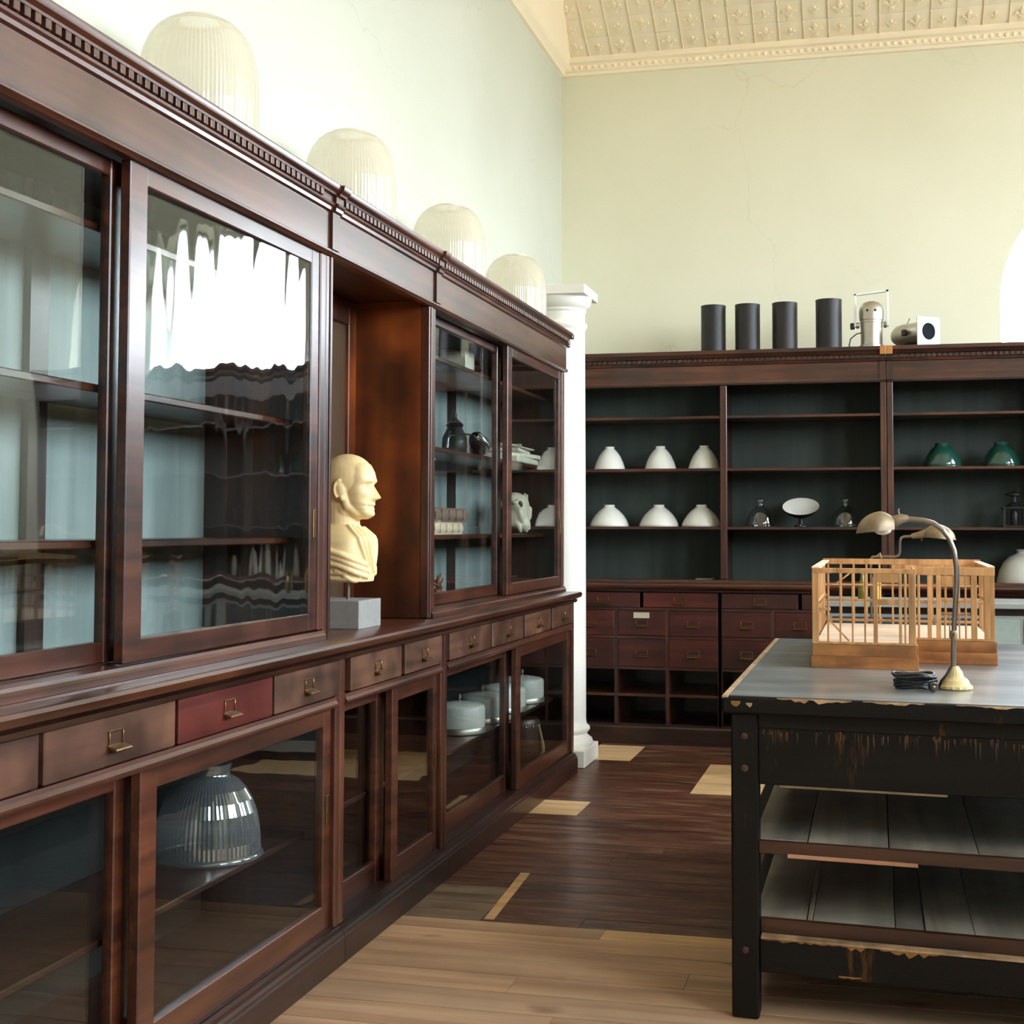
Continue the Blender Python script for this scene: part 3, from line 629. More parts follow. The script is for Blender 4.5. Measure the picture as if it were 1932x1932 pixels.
for g in cols:
    pigeon_wall(g[0][0]-.012); pigeon_wall(g[2][1]+.012)
    pigeon_wall((g[0][1]+g[1][0])/2, .122, .840); pigeon_wall((g[1][1]+g[2][0])/2, .122, .840)
    for zz in (.304, .471, .665, .842): MB().box(g[0][0], g[2][1], BY0+.008, BYB-.012, zz-.008, zz+.008).build('shelf', 'mah_x', root)
    for (x0, x1) in g:
        for (z0, z1) in Zr[2:4]:
            pr = rnd.uniform(-.004, .006)
            dr = MB().box(x0, x1, BY0-.001-pr, BY0+.020, z0, z1, .003).build('drawer', 'maroon', root)
            put('drawer_pull', PULLY, dr, ((x0+x1)/2, BY0-.001-pr, (z0+z1)/2+.004))
            if abs(x0+1.6) < .03 and z0 > .66:
                MB().box((x0+x1)/2-.05, (x0+x1)/2+.05, BY0-.004-pr, BY0-.001-pr, z1-.048, z1-.012).build('paper_label', 'label', dr)
    h = (g[0][0]+g[2][1])/2
    for (x0, x1) in ((g[0][0], h-.010), (h+.010, g[2][1])):
        pr = rnd.uniform(-.003, .012)
        dr = MB().box(x0, x1, BY0-.001-pr, BY0+.020, Zr[4][0], Zr[4][1], .003).build('drawer', 'maroon', root)
        put('drawer_pull', PULLY, dr, ((x0+x1)/2, BY0-.001-pr, .900))
wt2 = thing('worktop', 'dark mahogany counter top over the drawer bank on the far wall', 'worktop', (.06, 8.73, .962))
MB().prism([(BYB, .962), (BY0-.02, .962), (BY0-.03, .970), (BY0-.045, .978), (BY0-.05, .990), (BY0-.046, 1.003), (BYB, 1.005)], 'x', BXL, BXR).build('top_board', 'mah_x', wt2, 30)
MB().prism([(BY0+.006, 1.005), (BY0-.012, 1.005), (BY0-.012, 1.018), (BY0-.004, 1.026), (BY0+.006, 1.028)], 'x', BXL, BXR).build('base_moulding', 'mah_x', wt2)
# open shelving above, in two units either side of the pilaster
BS = 8.52
bp = lambda d: [(BS+.05, 2.250), (BS-.008-d, 2.250), (BS-.008-d, 2.362), (BS-.018-d, 2.366), (BS-.022-d, 2.378), (BS-.014-d, 2.382), (BS-.014-d, 2.404), (BS-.036-d, 2.407), (BS-.046-d, 2.420), (BS-.056-d, 2.430), (BS-.058-d, 2.452), (BS+.05, 2.452)]
unit_lab = ['open shelving unit on the far wall left of the pilaster, holding white shades',
            'open shelving unit on the far wall right of the pilaster, with green shades']
units = []
for s, (x0, x1, dv) in enumerate(((BXL, .0535, -.934), (.0565, BXR, 1.06))):
    root = thing('shelving_unit', unit_lab[s], 'shelf', ((x0+x1)/2, 8.75, 1.005), 'open shelving on the far wall'); units.append(root)
    pa, pb = (x0, x1-.036) if s == 0 else (x0+.036, x1)
    MB().prism(bp(0), 'x', pa, pb).build('cornice', 'mah_x', root, 25)
    MB().prism(bp(.012), 'x', *((x1-.036, x1) if s == 0 else (x0, x0+.036))).build('pilaster_head', 'mah_z', root, 25)
    m = MB()
    for i in range(int((pb-pa)/.032)): m.box(pa+.01+.032*i, pa+.01+.032*i+.018, BS-.030, BS-.010, 2.383, 2.403)
    o = m.build('dentil_row', 'mah_x', root); o['kind'] = 'stuff'
    MB().box(x0, x1, 8.925, 8.94, 1.006, 2.424).build('back_panel', 'back_dark', root)
    MB().box(x0, x1, BS+.05, BYB-.014, 2.425, 2.445).build('top_board', 'dark_x', root)
    MB().box(x0, x1, BS-.004, BS+.02, 2.238, 2.252, .003).build('architrave', 'dark_x', root)
    for xa, xb in ((x0, x0+.036), (x1-.036, x1)):
        MB().box(xa, xb, BS-.006, BS+.03, 1.029, 2.238, .003).build('pilaster', 'mah_z', root)
        MB().box(xa+.004, xb-.004, BS+.03, BYB-.014, 1.006, 2.425).build('side_panel', 'dark_z', root)
    MB().box(dv-.021, dv+.021, BS, BS+.022, 1.029, 2.238, .003).build('stile', 'mah_z', root)
    MB().box(dv-.011, dv+.011, BS+.022, BYB-.014, 1.006, 2.425).build('side_panel', 'dark_z', root)
    for xa, xb in ((x0+.037, dv-.022), (dv+.022, x1-.037)):
        for zz in (1.357, 1.722, 2.050): MB().box(xa, xb, BS+.004, BYB-.015, zz-.018, zz, .002).build('shelf', 'mah_x', root)
MB().box(.057, .092, BS-.072, BS-.058, 2.400, 2.452, .002).build('wood_block', 'rawwood', units[1])['label'] = 'raw orange wood where the cornice moulding is missing'
MB().box(.018, .053, BS-.072, BS-.058, 2.400, 2.452, .002).build('wood_block', 'rawwood', units[0])['label'] = 'raw orange wood where the cornice moulding is missing'

# ------------------------------------------------------------------ white column
cx, cyy = -1.80, 7.765
col = thing('column', 'white plaster column standing between the left cabinets and the far shelving', 'column', (cx, cyy, 0))
MB().box(cx-.19, cx+.185, cyy-.195, cyy+.195, 0, .095, .003).build('base_block', 'plaster', col)
MB().lathe([(.182, .095), (.188, .105), (.190, .120), (.184, .138), (.172, .146), (.168, .150), (.158, .158), (.156, .168), (.162, .176), (.170, .184), (.173, .194), (.170, .206), (.160, .214), (.153, .222), (.150, .25)], (cx, cyy, 0), 48).build('base_moulding', 'plaster', col, 40)
MB().lathe([(.150, .25), (.149, .9), (.146, 1.7), (.142, 2.52)], (cx, cyy, 0), 48).build('shaft', 'plaster', col, 60)
MB().lathe([(.142, 2.50), (.152, 2.515), (.156, 2.528), (.152, 2.54), (.142, 2.548), (.142, 2.60), (.146, 2.604), (.150, 2.612), (.150, 2.622), (.158, 2.628), (.172, 2.646), (.180, 2.668), (.182, 2.69)], (cx, cyy, 0), 48).build('capital', 'plaster', col, 40)
MB().prism([(cx-.195, cyy-.195), (cx+.18, cyy-.195), (cx+.18, cyy+.195), (cx-.195, cyy+.195)], 'z', 2.69, 2.742).build('abacus', 'plaster', col)

# ------------------------------------------------------------------ glass domes on the cabinet tops
dome_lab = ['largest-looking ribbed frosted glass dome, nearest the camera on the left cabinet top',
            'second ribbed frosted glass dome from the camera, by the cornice break over the niche',
            'third ribbed frosted glass dome from the camera, above the far glazed cabinet',
            'farthest ribbed frosted glass dome, beside the white column capital']
dp = [(.168, 0), (.172, .006), (.172, .02), (.168, .03), (.169, .10), (.168, .17), (.163, .22), (.154, .262), (.139, .298), (.118, .326), (.094, .345), (.070, .353)]
shell = MB().lathe(dp, (0, 0, 0), 180, rib=.0034, cap0=False, cap1=False).mesh('shell', 'dome')
rim = MB().lathe([(.070, .351), (.070, .358), (.064, .360), (.058, .357), (.058, .350), (.066, .348)], (0, 0, 0), 48, cap0=False, cap1=False).mesh('top_rim', 'dome', (0, 0, 0), 60)
for i, yv in enumerate((3.50, 4.65, 5.83, 6.99)):
    r_ = thing('glass_dome', dome_lab[i], 'lampshade', (-1.872, yv, 2.4365), 'frosted glass domes on the left cabinets')
    put('shell', shell, r_, (-1.872, yv, 2.4365)); put('top_rim', rim, r_, (-1.872, yv, 2.4365))

# ------------------------------------------------------------------ bust in the niche
bust = thing('bust', 'yellowed plaster bust of a balding man in a toga on a grey stone block', 'bust', (-1.85, 4.585, .995))
MB().box(-1.965, -1.755, 4.475, 4.69, .995, 1.094, .002).build('stone_block', 'stone', bust)
MB().tube([(-1.84, 4.585, 1.09), (-1.84, 4.585, 1.20)], .008, 12).build('rod', 'nickel', bust, 60)
def lerp(t, tab):
    if t <= tab[0][0]: return tab[0][1]
    for (a, va), (b, vb) in zip(tab, tab[1:]):
        if t <= b:
            k = (t-a)/(b-a); return va+(vb-va)*k
    return tab[-1][1]
front = [(1.157, -1.757), (1.30, -1.757), (1.318, -1.764), (1.335, -1.782), (1.352, -1.797), (1.366, -1.800), (1.374, -1.780), (1.381, -1.763), (1.390, -1.750), (1.402, -1.746), (1.410, -1.751), (1.416, -1.748), (1.424, -1.752), (1.432, -1.746), (1.445, -1.750), (1.470, -1.750), (1.500, -1.752), (1.510, -1.746), (1.520, -1.744), (1.545, -1.749), (1.572, -1.762), (1.588, -1.778), (1.600, -1.800), (1.608, -1.825), (1.612, -1.850)]
back = [(1.157, -1.925), (1.25, -1.945), (1.31, -1.945), (1.345, -1.935), (1.38, -1.930), (1.42, -1.938), (1.46, -1.950), (1.50, -1.955), (1.54, -1.950), (1.575, -1.932), (1.595, -1.910), (1.606, -1.885), (1.612, -1.862)]
halfw = [(1.157, .095), (1.22, .118), (1.29, .120), (1.315, .108), (1.335, .080), (1.352, .064), (1.372, .058), (1.385, .058), (1.40, .062), (1.43, .068), (1.46, .072), (1.50, .076), (1.53, .078), (1.56, .072), (1.585, .056), (1.60, .036), (1.608, .018), (1.612, .004)]
G = lambda v, c, s_: math.exp(-((v-c)/s_)**2)
YC = 4.585
def loft(m, z0, z1, NZ, NF, ring):
    vs = [ring(z0+(z1-z0)*j/NZ, 2*math.pi*i/NF) for j in range(NZ+1) for i in range(NF)]
    fs = [(j*NF+i, j*NF+(i+1) % NF, (j+1)*NF+(i+1) % NF, (j+1)*NF+i) for j in range(NZ) for i in range(NF)]
    fs += [tuple(range(NF-1, -1, -1)), tuple(NZ*NF+i for i in range(NF))]
    m.add(vs, fs)
facew = [(1.378, .022), (1.388, .034), (1.40, .044), (1.42, .056), (1.44, .063), (1.47, .067), (1.50, .066), (1.53, .066), (1.56, .058), (1.585, .040)]
def face_ring(z, t):
    f_, h_ = lerp(z, front), lerp(z, facew); b_ = -1.845 if z > 1.42 else -1.845+.030*(1.42-z)/.04
    c_ = (f_+b_)/2; A_ = (f_-b_)/2; ct, st = math.cos(t), math.sin(t)
    x = c_+A_*math.copysign(abs(ct)**.80, ct); s_ = h_*math.copysign(abs(st)**.80, st)
    if ct > 0:
        n_ = G(z, 1.454, .009) if z < 1.454 else max(0, 1-(z-1.454)/.054)
        x += .034*G(s_, 0, .0105)*n_ if z > 1.436 else 0
        x += .010*G(abs(s_), .014, .007)*G(z, 1.450, .009)
        x -= .013*G(abs(s_), .030, .013)*G(z, 1.494, .011)
        x += .007*G(abs(s_), .029, .009)*G(z, 1.493, .006)
        x += .005*G(abs(s_), .028, .022)*G(z, 1.513, .007)
        x += .008*G(s_, 0, .018)*G(z, 1.429, .005)+.007*G(s_, 0, .016)*G(z, 1.414, .005)-.004*G(s_, 0, .022)*G(z, 1.4215, .003)
        x += .006*G(s_, 0, .016)*G(z, 1.394, .010)
        x -= .006*G(abs(s_), .032, .006)*G(z, 1.436, .022)
        x += .005*G(abs(s_), .046, .012)*G(z, 1.466, .014)
    return (x, YC+s_, z)
m = MB()
loft(m, 1.378, 1.575, 64, 72, face_ring)
m.ell((-1.845, YC, 1.520), (.100, .077, .092), 32, 24)                     # cranium
for sg in (-1, 1):                                                        # jaw, temple, neck muscles, ears
    m.tube([(-1.772, YC+sg*.016, 1.397), (-1.800, YC+sg*.036, 1.404), (-1.826, YC+sg*.052, 1.424), (-1.838, YC+sg*.060, 1.465)], [.016, .018, .019, .016], 12)
    m.tube([(-1.866, YC+sg*.046, 1.430), (-1.848, YC+sg*.042, 1.395), (-1.815, YC+sg*.022, 1.340)], [.017, .017, .014], 10)
    m.ell((-1.846, YC+sg*.034, 1.425), (.034, .030, .055), 16, 12)
    ye = YC+sg*.074
    m.ell((-1.842, ye, 1.481), (.017, .009, .030), 14, 10, Euler((0, R(-12), R(sg*-16))).to_matrix())
    m.tube([(-1.846-.017*math.cos(a), ye+sg*.009, 1.484+.031*math.sin(a)) for a in [R(q) for q in range(-75, 110, 15)]], .0046, 8)
    m.ell((-1.837, ye+sg*.004, 1.452), (.009, .006, .010), 10, 8)
m.tube([(-1.868, YC, 1.47), (-1.866, YC, 1.40), (-1.864, YC, 1.345), (-1.864, YC, 1.31)], [.063, .061, .065, .084], 24)
chest_f = [(1.157, -1.755), (1.312, -1.757), (1.330, -1.776), (1.352, -1.799), (1.362, -1.812)]
chest_b = [(1.157, -1.93), (1.25, -1.95), (1.31, -1.948), (1.362, -1.925)]
chest_w = [(1.157, .090), (1.20, .112), (1.26, .124), (1.30, .120), (1.322, .106), (1.345, .082), (1.362, .058)]
def chest_pt(z, t, off=0):
    f_, b_, h_ = lerp(z, chest_f), lerp(z, chest_b), lerp(z, chest_w); ct, st = math.cos(t), math.sin(t)
    return ((f_+b_)/2+((f_-b_)/2+off)*math.copysign(abs(ct)**.62, ct), YC+(h_+off)*math.copysign(abs(st)**.8, st), z)
loft(m, 1.157, 1.362, 44, 64, chest_pt)
def fold(t0, z0_, t1, z1_, r_, sag=.02):
    pts = []
    for i in range(15):
        u = i/14; z = z0_+(z1_-z0_)*u-sag*math.sin(math.pi*u)
        pts.append(chest_pt(max(1.16, z), R(t0+(t1-t0)*u), r_*.1))
    m.tube(pts, [r_*(.75+.25*math.sin(math.pi*i/14)) for i in range(15)], 10)
for a in ((-150, 1.335, -10, 1.215, .011), (-145, 1.310, -6, 1.192, .010), (-140, 1.282, -12, 1.174, .011)): fold(*a)
for a in ((-130, 1.245, -75, 1.19, .008), (-125, 1.215, -70, 1.172, .009), (-90, 1.20, -40, 1.168, .008)): fold(*a)
for a in ((-52, 1.358, -14, 1.225, .010), (-34, 1.356, -2, 1.215, .009), (-14, 1.352, 6, 1.20, .010), (40, 1.35, 10, 1.19, .010), (120, 1.32, 30, 1.18, .010)): fold(*a, .0)
hd = m.build('figure', 'marble', bust, 180)
md = hd.modifiers.new('remesh', 'REMESH'); md.mode = 'VOXEL'; md.voxel_size = .0032; md.use_smooth_shade = True
md = hd.modifiers.new('smooth', 'SMOOTH'); md.factor = .5; md.iterations = 3

# ------------------------------------------------------------------ things behind the upper glass (far cabinet)
def book(name, label, loc, w_, d_, h_, rot, group, cover='book'):
    r_ = thing(name, label, 'book', loc, group, rot)
    m = MB().box(-w_/2, w_/2, -d_/2, d_/2, 0, .005, .001).box(-w_/2, w_/2, -d_/2, d_/2, h_-.005, h_, .001)
    pr = [(w_/2-.006+.012*math.sin(math.pi*i/8), h_*i/8) for i in range(9)]
    m.prism([(w_/2-.010, 0)]+pr+[(w_/2-.010, h_)], 'y', -d_/2, d_/2)
    for q in (-.32, -.1, .12, .34):
        m.box(w_/2+.004, w_/2+.009, q*d_-.004, q*d_+.004, h_*.12, h_*.88, .002)
    m.build('cover', cover, r_, 40)
    MB().box(-w_/2+.004, w_/2-.012, -d_/2+.005, d_/2-.005, .0052, h_-.0052).build('page_block', 'bookpage', r_)
    return r_
book('book', 'pale closed book lying at the bottom of the pair on the cabinet shelf', (-1.895, 5.66, 1.319), .17, .40, .052, 0, 'books in the far glazed cabinet', 'bookpage')
book('book', 'brown ribbed-spine book lying on top of the pair on the cabinet shelf', (-1.895, 5.70, 1.372), .17, .46, .062, 0, 'books in the far glazed cabinet')
t_ = thing('paper_tube', 'thin upright white roll standing on the stacked books', 'roll', (-1.87, 5.60, 1.435))
MB().lathe([(.014, 0), (.014, .20), (.017, .203), (.017, .212), (.012, .214)], (-1.87, 5.60, 1.435), 16).build('roll', 'paper', t_, 40)
MB().lathe([(.0145, .10), (.0155, .102), (.0155, .112), (.0145, .114)], (-1.87, 5.60, 1.435), 16, cap0=False, cap1=False).build('band', 'book', t_, 40)
# skull
sk = thing('skull', 'bleached animal skull with a short horn on the far cabinet shelf', 'skull', (-1.89, 7.02, 1.319))
m = MB(); Xs, Ys, Zs = -1.885, 7.06, 1.319; KS = 1.12
rt = Euler((0, R(15), R(-20))).to_matrix()
m.ell((Xs, Ys, Zs+.135), (.068, .085, .060), 18, 12, rt)
m.ell((Xs+.03, Ys-.03, Zs+.085), (.052, .058, .065), 16, 10)
m.tube([(Xs+.03, Ys-.03, Zs+.08), (Xs+.065, Ys-.03, Zs+.035), (Xs+.075, Ys-.025, Zs+.012)], [.045, .034, .02], 12)
for sg in (-1, 1):
    m.tube([(Xs+.02, Ys+sg*.078-.01, Zs+.15), (Xs+.055, Ys+sg*.088-.01, Zs+.115), (Xs+.062, Ys+sg*.062-.02, Zs+.075), (Xs+.06, Ys+sg*.03-.03, Zs+.055)], [.012, .014, .014, .010], 8)
    m.tube([(Xs+.045+.006*math.cos(a), Ys-.015+sg*.050+.026*math.cos(a), Zs+.135+.024*math.sin(a)) for a in [R(q) for q in range(0, 360, 30)]], .007, 8, True)
    m.tube([(Xs+.03, Ys+sg*.045-.02, Zs+.06), (Xs+.05, Ys+sg*.05-.02, Zs+.02), (Xs+.055, Ys+sg*.045-.02, Zs+.004)], [.018, .012, .006], 8)
m.tube([(Xs, Ys+.085, Zs+.15), (Xs+.005, Ys+.12, Zs+.165), (Xs+.005, Ys+.145, Zs+.195)], [.016, .014, .005], 10)
KF = lambda v: Vector((Xs+(v.x-Xs)*1.0, Ys+(v.y-Ys)*1.3, Zs+(v.z-Zs)*KS))
m.tube([(Xs+.01, Ys+.08, Zs+.13), (Xs+.02, Ys+.115, Zs+.15), (Xs+.02, Ys+.14, Zs+.19)], [.018, .014, .004], 10)
o = m.xf(KF).build('cranium', 'bone', sk)
md = o.modifiers.new('remesh', 'REMESH'); md.mode = 'VOXEL'; md.voxel_size = .004; md.use_smooth_shade = True
md = o.modifiers.new('smooth', 'SMOOTH'); md.iterations = 2
for sg in (-1, 1): MB().ell((Xs+.052, Ys-.015+sg*.050, Zs+.135), (.010, .018, .016), 12, 8).xf(KF).build('eye_hollow_shade', 'leather', sk, 180)  # solid dark balls in the sockets, shade of the hollows put into colour
# papers
pp = thing('paper_bundle', 'pale bundle of loose papers piled on the middle cabinet shelf', 'papers', (-1.90, 7.0, 1.688))
z = 1.6885
for i, (w_, d_, h_, a_, dx, dy) in enumerate(((.20, .50, .030, 2, 0, 0), (.19, .46, .022, -5, .0, .0), (.17, .40, .018, 6, .005, -.04), (.15, .32, .006, -12, .01, -.06), (.14, .26, .005, 14, .0, -.02))):
    ca, sa = math.cos(R(a_)), math.sin(R(a_))
    MB().box(-w_/2, w_/2, -d_/2, d_/2, 0, h_, .004).xf(lambda v: Vector((-1.90+dx+v.x*ca-v.y*sa, 7.0+dy+v.x*sa+v.y*ca, z+v.z+.010*math.sin(v.y*9+i)*(1 if i > 2 else 0)+(.010 if i > 2 else 0)))).build('sheet', 'paper', pp)
    z += h_+.0005
# small spot lamp
sp = thing('spot_lamp', 'small chrome spot lamp with a thin bent arm on the middle cabinet shelf', 'lamp', (-1.87, 6.1, 1.688))
MB().lathe([(.05, 0), (.052, .006), (.045, .014), (.012, .018)], (-1.87, 5.82, 1.6885), 24).build('base', 'black_metal', sp, 40)
MB().tube([(-1.87, 5.82, 1.70), (-1.87, 5.83, 1.745), (-1.87, 5.86, 1.762), (-1.87, 6.1, 1.785), (-1.87, 6.24, 1.788)], .005, 8).build('arm', 'chrome', sp, 60)
ax = Matrix.Rotation(R(-70), 3, 'X') @ Matrix.Rotation(R(0), 3, 'Y')
MB().lathe([(.018, -.05), (.034, -.03), (.042, .0), (.052, .03), (.056, .05), (.050, .052), (.03, .02)], (-1.87, 6.29, 1.765), 24, axis=Matrix.Rotation(R(-120), 3, 'X')).build('head', 'chrome', sp, 40)
jg = thing('jug', 'dark pewter jug with a spiky lid behind the small chrome lamp', 'jug', (-1.97, 6.25, 1.688))
MB().lathe([(.050, 0), (.055, .01), (.062, .05), (.060, .09), (.042, .125), (.036, .14), (.042, .15)], (-1.97, 6.25, 1.6885), 24).build('body', 'black_metal', jg, 40)
MB().lathe([(.044, .15), (.030, .165), (.010, .185), (.012, .20), (.002, .225)], (-1.97, 6.25, 1.6885), 20).build('lid', 'black_metal', jg, 40)
MB().tube([(-1.97, 6.19, 1.80), (-1.97, 6.155, 1.80), (-1.97, 6.15, 1.76), (-1.97, 6.19, 1.72)], .006, 8).build('handle', 'black_metal', jg, 60)
bx = thing('carton', 'small pale open carton on the top shelf of the far cabinet', 'box', (-1.93, 6.16, 2.072))
m = MB(); X_, Y_, Z_ = -1.93, 6.16, 2.0725
m.box(X_-.06, X_+.06, Y_-.08, Y_+.08, Z_, Z_+.004).box(X_-.06, X_+.06, Y_-.08, Y_-.077, Z_, Z_+.11).box(X_-.06, X_+.06, Y_+.077, Y_+.08, Z_, Z_+.11).box(X_-.06, X_-.057, Y_-.08, Y_+.08, Z_, Z_+.11).box(X_+.057, X_+.06, Y_-.08, Y_+.08, Z_, Z_+.11)
m.build('carton_body', 'paper', bx); MB().prism([(Y_-.115, Z_+.09), (Y_-.113, Z_+.088), (Y_-.078, Z_+.11), (Y_-.080, Z_+.112)], 'x', X_-.058, X_+.058).build('flap', 'paper', bx)
cr = thing('coral_branch', 'small orange-brown coral branch on the cabinet floor behind glass', 'coral', (-1.86, 5.66, 1.03))
m = MB(); r3 = random.Random(5)
m.tube([(-1.86, 5.66, 1.0315), (-1.86, 5.66, 1.08), (-1.855, 5.665, 1.13)], [.014, .010, .006], 8)
for i in range(12):
    z_ = 1.045+.007*i; a_ = i*2.4
    m.tube([(-1.86, 5.66, z_), (-1.86+.022*math.cos(a_), 5.66+.022*math.sin(a_), z_+.014), (-1.86+.026*math.cos(a_), 5.66+.026*math.sin(a_), z_+.03)], [.006, .005, .002], 6)
tag(m.build('coral', 'coral', cr, 60), '', ''); del cr.children[0]['label'], cr.children[0]['category']

# ------------------------------------------------------------------ things behind the lower glass
gs = thing('glass_lampshade', 'clear ribbed glass lampshade with a collar on the lower shelf nearest the camera', 'lampshade', (-1.892, 3.655, .40))
MB().lathe([(.156, .001), (.160, .006), (.158, .014), (.151, .018)], (-1.892, 3.655, .40), 64, cap0=False, cap1=False).build('rim', 'ribglass', gs, 60)
MB().lathe([(.150, .016), (.149, .05), (.145, .09), (.137, .13), (.124, .165), (.106, .195), (.086, .217), (.070, .228)], (-1.892, 3.655, .40), 144, rib=.006, cap0=False, cap1=False).build('shell', 'ribglass', gs)
MB().lathe([(.070, .226), (.062, .232), (.060, .246), (.066, .258), (.068, .266), (.062, .268), (.056, .26)], (-1.892, 3.655, .40), 48, cap0=False, cap1=False).build('collar', 'ribglass', gs, 60)
tin_lab = ['cream domed tin with a chrome rim, nearest of the row in the far base cabinet', 'cream domed tin second in the row of the far base cabinet',
           'cream domed tin third in the row, mostly hidden by the door stiles', 'cream domed tin at the far end of the row, by the column']
def lm(prof, mat, n=40, ang=40, name='lid'): return MB().lathe(prof, (0, 0, 0), n).mesh(name, mat, (0, 0, 0), ang)
tin_lid = lm([(.117, .024), (.117, .112), (.113, .122), (.104, .128), (.05, .138), (.012, .140)], 'cream', name='lid')
tin_rim = lm([(.112, 0), (.121, .003), (.121, .026), (.118, .030), (.108, .031)], 'alu', name='rim')
tin_knob = lm([(.004, .139), (.004, .152), (.008, .156), (.008, .172), (.003, .176)], 'alu', 14, name='knob')
for i, yv in enumerate((6.02, 6.39, 6.77, 7.15)):
    L_ = (-1.868, yv, .4155); r_ = thing('domed_tin', tin_lab[i], 'tin', L_, 'cream tins in the far base cabinet')
    for me in (tin_lid, tin_rim, tin_knob): put(me.name.split('.')[0], me, r_, L_)
dc = thing('leather_case', 'round dark leather case with a pale strap on the floor of the far base cabinet', 'case', (-1.86, 7.10, .118))
MB().lathe([(.085, 0), (.092, .01), (.095, .10), (.093, .165)], (-1.86, 7.10, .119), 32).build('body', 'leather', dc, 40)
MB().lathe([(.098, .160), (.098, .205), (.090, .218), (.060, .224)], (-1.86, 7.10, .119), 32).build('lid', 'leather', dc, 40)
for q in range(7):
    a_ = R(-60+25*q); MB().ell((-1.86+.097*math.cos(a_), 7.10+.097*math.sin(a_), .119+.18), (.008, .008, .008), 8, 6).build('stud', 'chrome', dc, 180)
MB().tube([(-1.765, 7.11, .30), (-1.757, 7.12, .25), (-1.755, 7.15, .19), (-1.757, 7.17, .15), (-1.76, 7.12, .131), (-1.76, 7.05, .130)], [.006, .007, .012, .012, .008, .006], 8).build('strap', 'straw', dc, 60)

# ------------------------------------------------------------------ far shelving contents
ysh = 8.70
def shade(name, label, x, z, prof, mat, group, n=40, parts=None, y=ysh):
    r_ = thing(name, label, 'lampshade', (x, y, z), group)
    k = len(prof)
    MB().lathe(prof, (x, y, z+.0005), n, cap0=False, cap1=False).build('bowl', mat, r_, 50)
    MB().lathe([(prof[-1][0], prof[-1][1]-.002), (prof[-1][0]+.003, prof[-1][1]+.004), (prof[-1][0]+.003, prof[-1][1]+.010), (prof[-1][0]-.006, prof[-1][1]+.011), (prof[-1][0]-.008, prof[-1][1])], (x, y, z), 24, cap0=False, cap1=False).build('fitter_rim', mat, r_, 50)
    return r_
cone = [(.099, 0), (.102, .004), (.098, .02), (.088, .05), (.070, .09), (.050, .118), (.034, .134), (.028, .141)]
roundp = [(.124, 0), (.127, .004), (.124, .018), (.112, .045), (.092, .075), (.066, .102), (.042, .120), (.032, .130)]
for i, (x, t) in enumerate(((-1.69, 'leftmost'), (-1.358, 'middle'), (-1.076, 'rightmost'))):
    shade('opal_shade', t+' conical white opal shade on the upper of the two white-shade shelves', x, 1.722, cone, 'opal', 'conical opal shades on the far shelf')
for i, (x, t) in enumerate(((-1.692, 'leftmost'), (-1.368, 'middle'), (-1.094, 'rightmost'))):
    shade('opal_shade', t+' rounded white opal shade on the lower of the two white-shade shelves', x, 1.357, roundp, 'opal', 'rounded opal shades on the far shelf')
for x, lab in ((.386, 'left dark green fluted glass shade on the far right shelf'), (.733, 'right dark green fluted glass shade, cut by the picture edge')):
    r_ = thing('green_shade', lab, 'lampshade', (x, ysh, 1.722), 'green glass shades on the far shelf')
    MB().lathe([(.110, .001), (.113, .005), (.108, .03), (.094, .07), (.072, .105), (.050, .126), (.040, .134)], (x, ysh, 1.722), 48, rib=.018, cap0=False, cap1=False).build('bowl', 'green_glass', r_, 180)
    MB().lathe([(.040, .132), (.044, .136), (.044, .150), (.036, .152), (.034, .134)], (x, ysh, 1.722), 24, cap0=False, cap1=False).build('fitter_rim', 'green_glass', r_, 50)
for x, lab in ((-.722, 'clear glass bell shade left of the white oval reflector'), (-.198, 'clear glass bell shade right of the white oval reflector')):
    r_ = thing('bell_shade', lab, 'lampshade', (x, ysh, 1.357), 'clear glass bell shades')
    MB().lathe([(.092, .001), (.094, .004), (.088, .03), (.082, .06), (.066, .095), (.040, .118), (.026, .130)], (x, ysh, 1.357), 40, cap0=False, cap1=False).build('bell', 'clear', r_, 60)
    MB().lathe([(.026, .128), (.022, .136), (.020, .15), (.028, .158), (.028, .172), (.018, .178), (.0, .178)], (x, ysh, 1.357), 24, cap0=False, cap1=False).build('neck', 'clear', r_, 60)
rf = thing('reflector_lamp', 'oval-looking white enamel reflector dish tilted on a black base between the clear bells', 'lamp', (-.47, ysh, 1.357))
tilt = Matrix.Rotation(R(63), 3, 'X') @ Matrix.Rotation(R(0), 3, 'Z')
tl = Matrix.Rotation(R(29), 3, 'X')
MB().lathe([(.020, -.056), (.06, -.050), (.095, -.024), (.112, .0), (.114, .003)], (-.47, ysh-.01, 1.482), 40, cap1=False, axis=tl).build('dish', 'black_metal', rf, 60)
MB().lathe([(.001, -.040), (.05, -.038), (.085, -.018), (.106, .001), (.113, .004)], (-.47, ysh-.01, 1.4825), 40, cap0=False, cap1=False, axis=tl).build('enamel_lining', 'opal', rf, 60)
MB().lathe([(.045, 0), (.045, .008), (.015, .014), (.012, .075)], (-.47, ysh, 1.3575), 24).build('base', 'black_metal', rf, 40)
MB().lathe([(.007, -.004), (.010, 0), (.007, .006)], (-.47, ysh-.06, 1.364), 12).build('foot_screw', 'chrome', rf, 40)
ln = thing('lantern', 'small black metal lantern with a domed cap on the far right shelf', 'lantern', (.80, 8.68, 1.357))
X_, Y_, Z_ = .80, 8.68, 1.3575
MB().box(X_-.075, X_+.075, Y_-.06, Y_+.06, Z_, Z_+.012, .003).build('base', 'black_metal', ln)
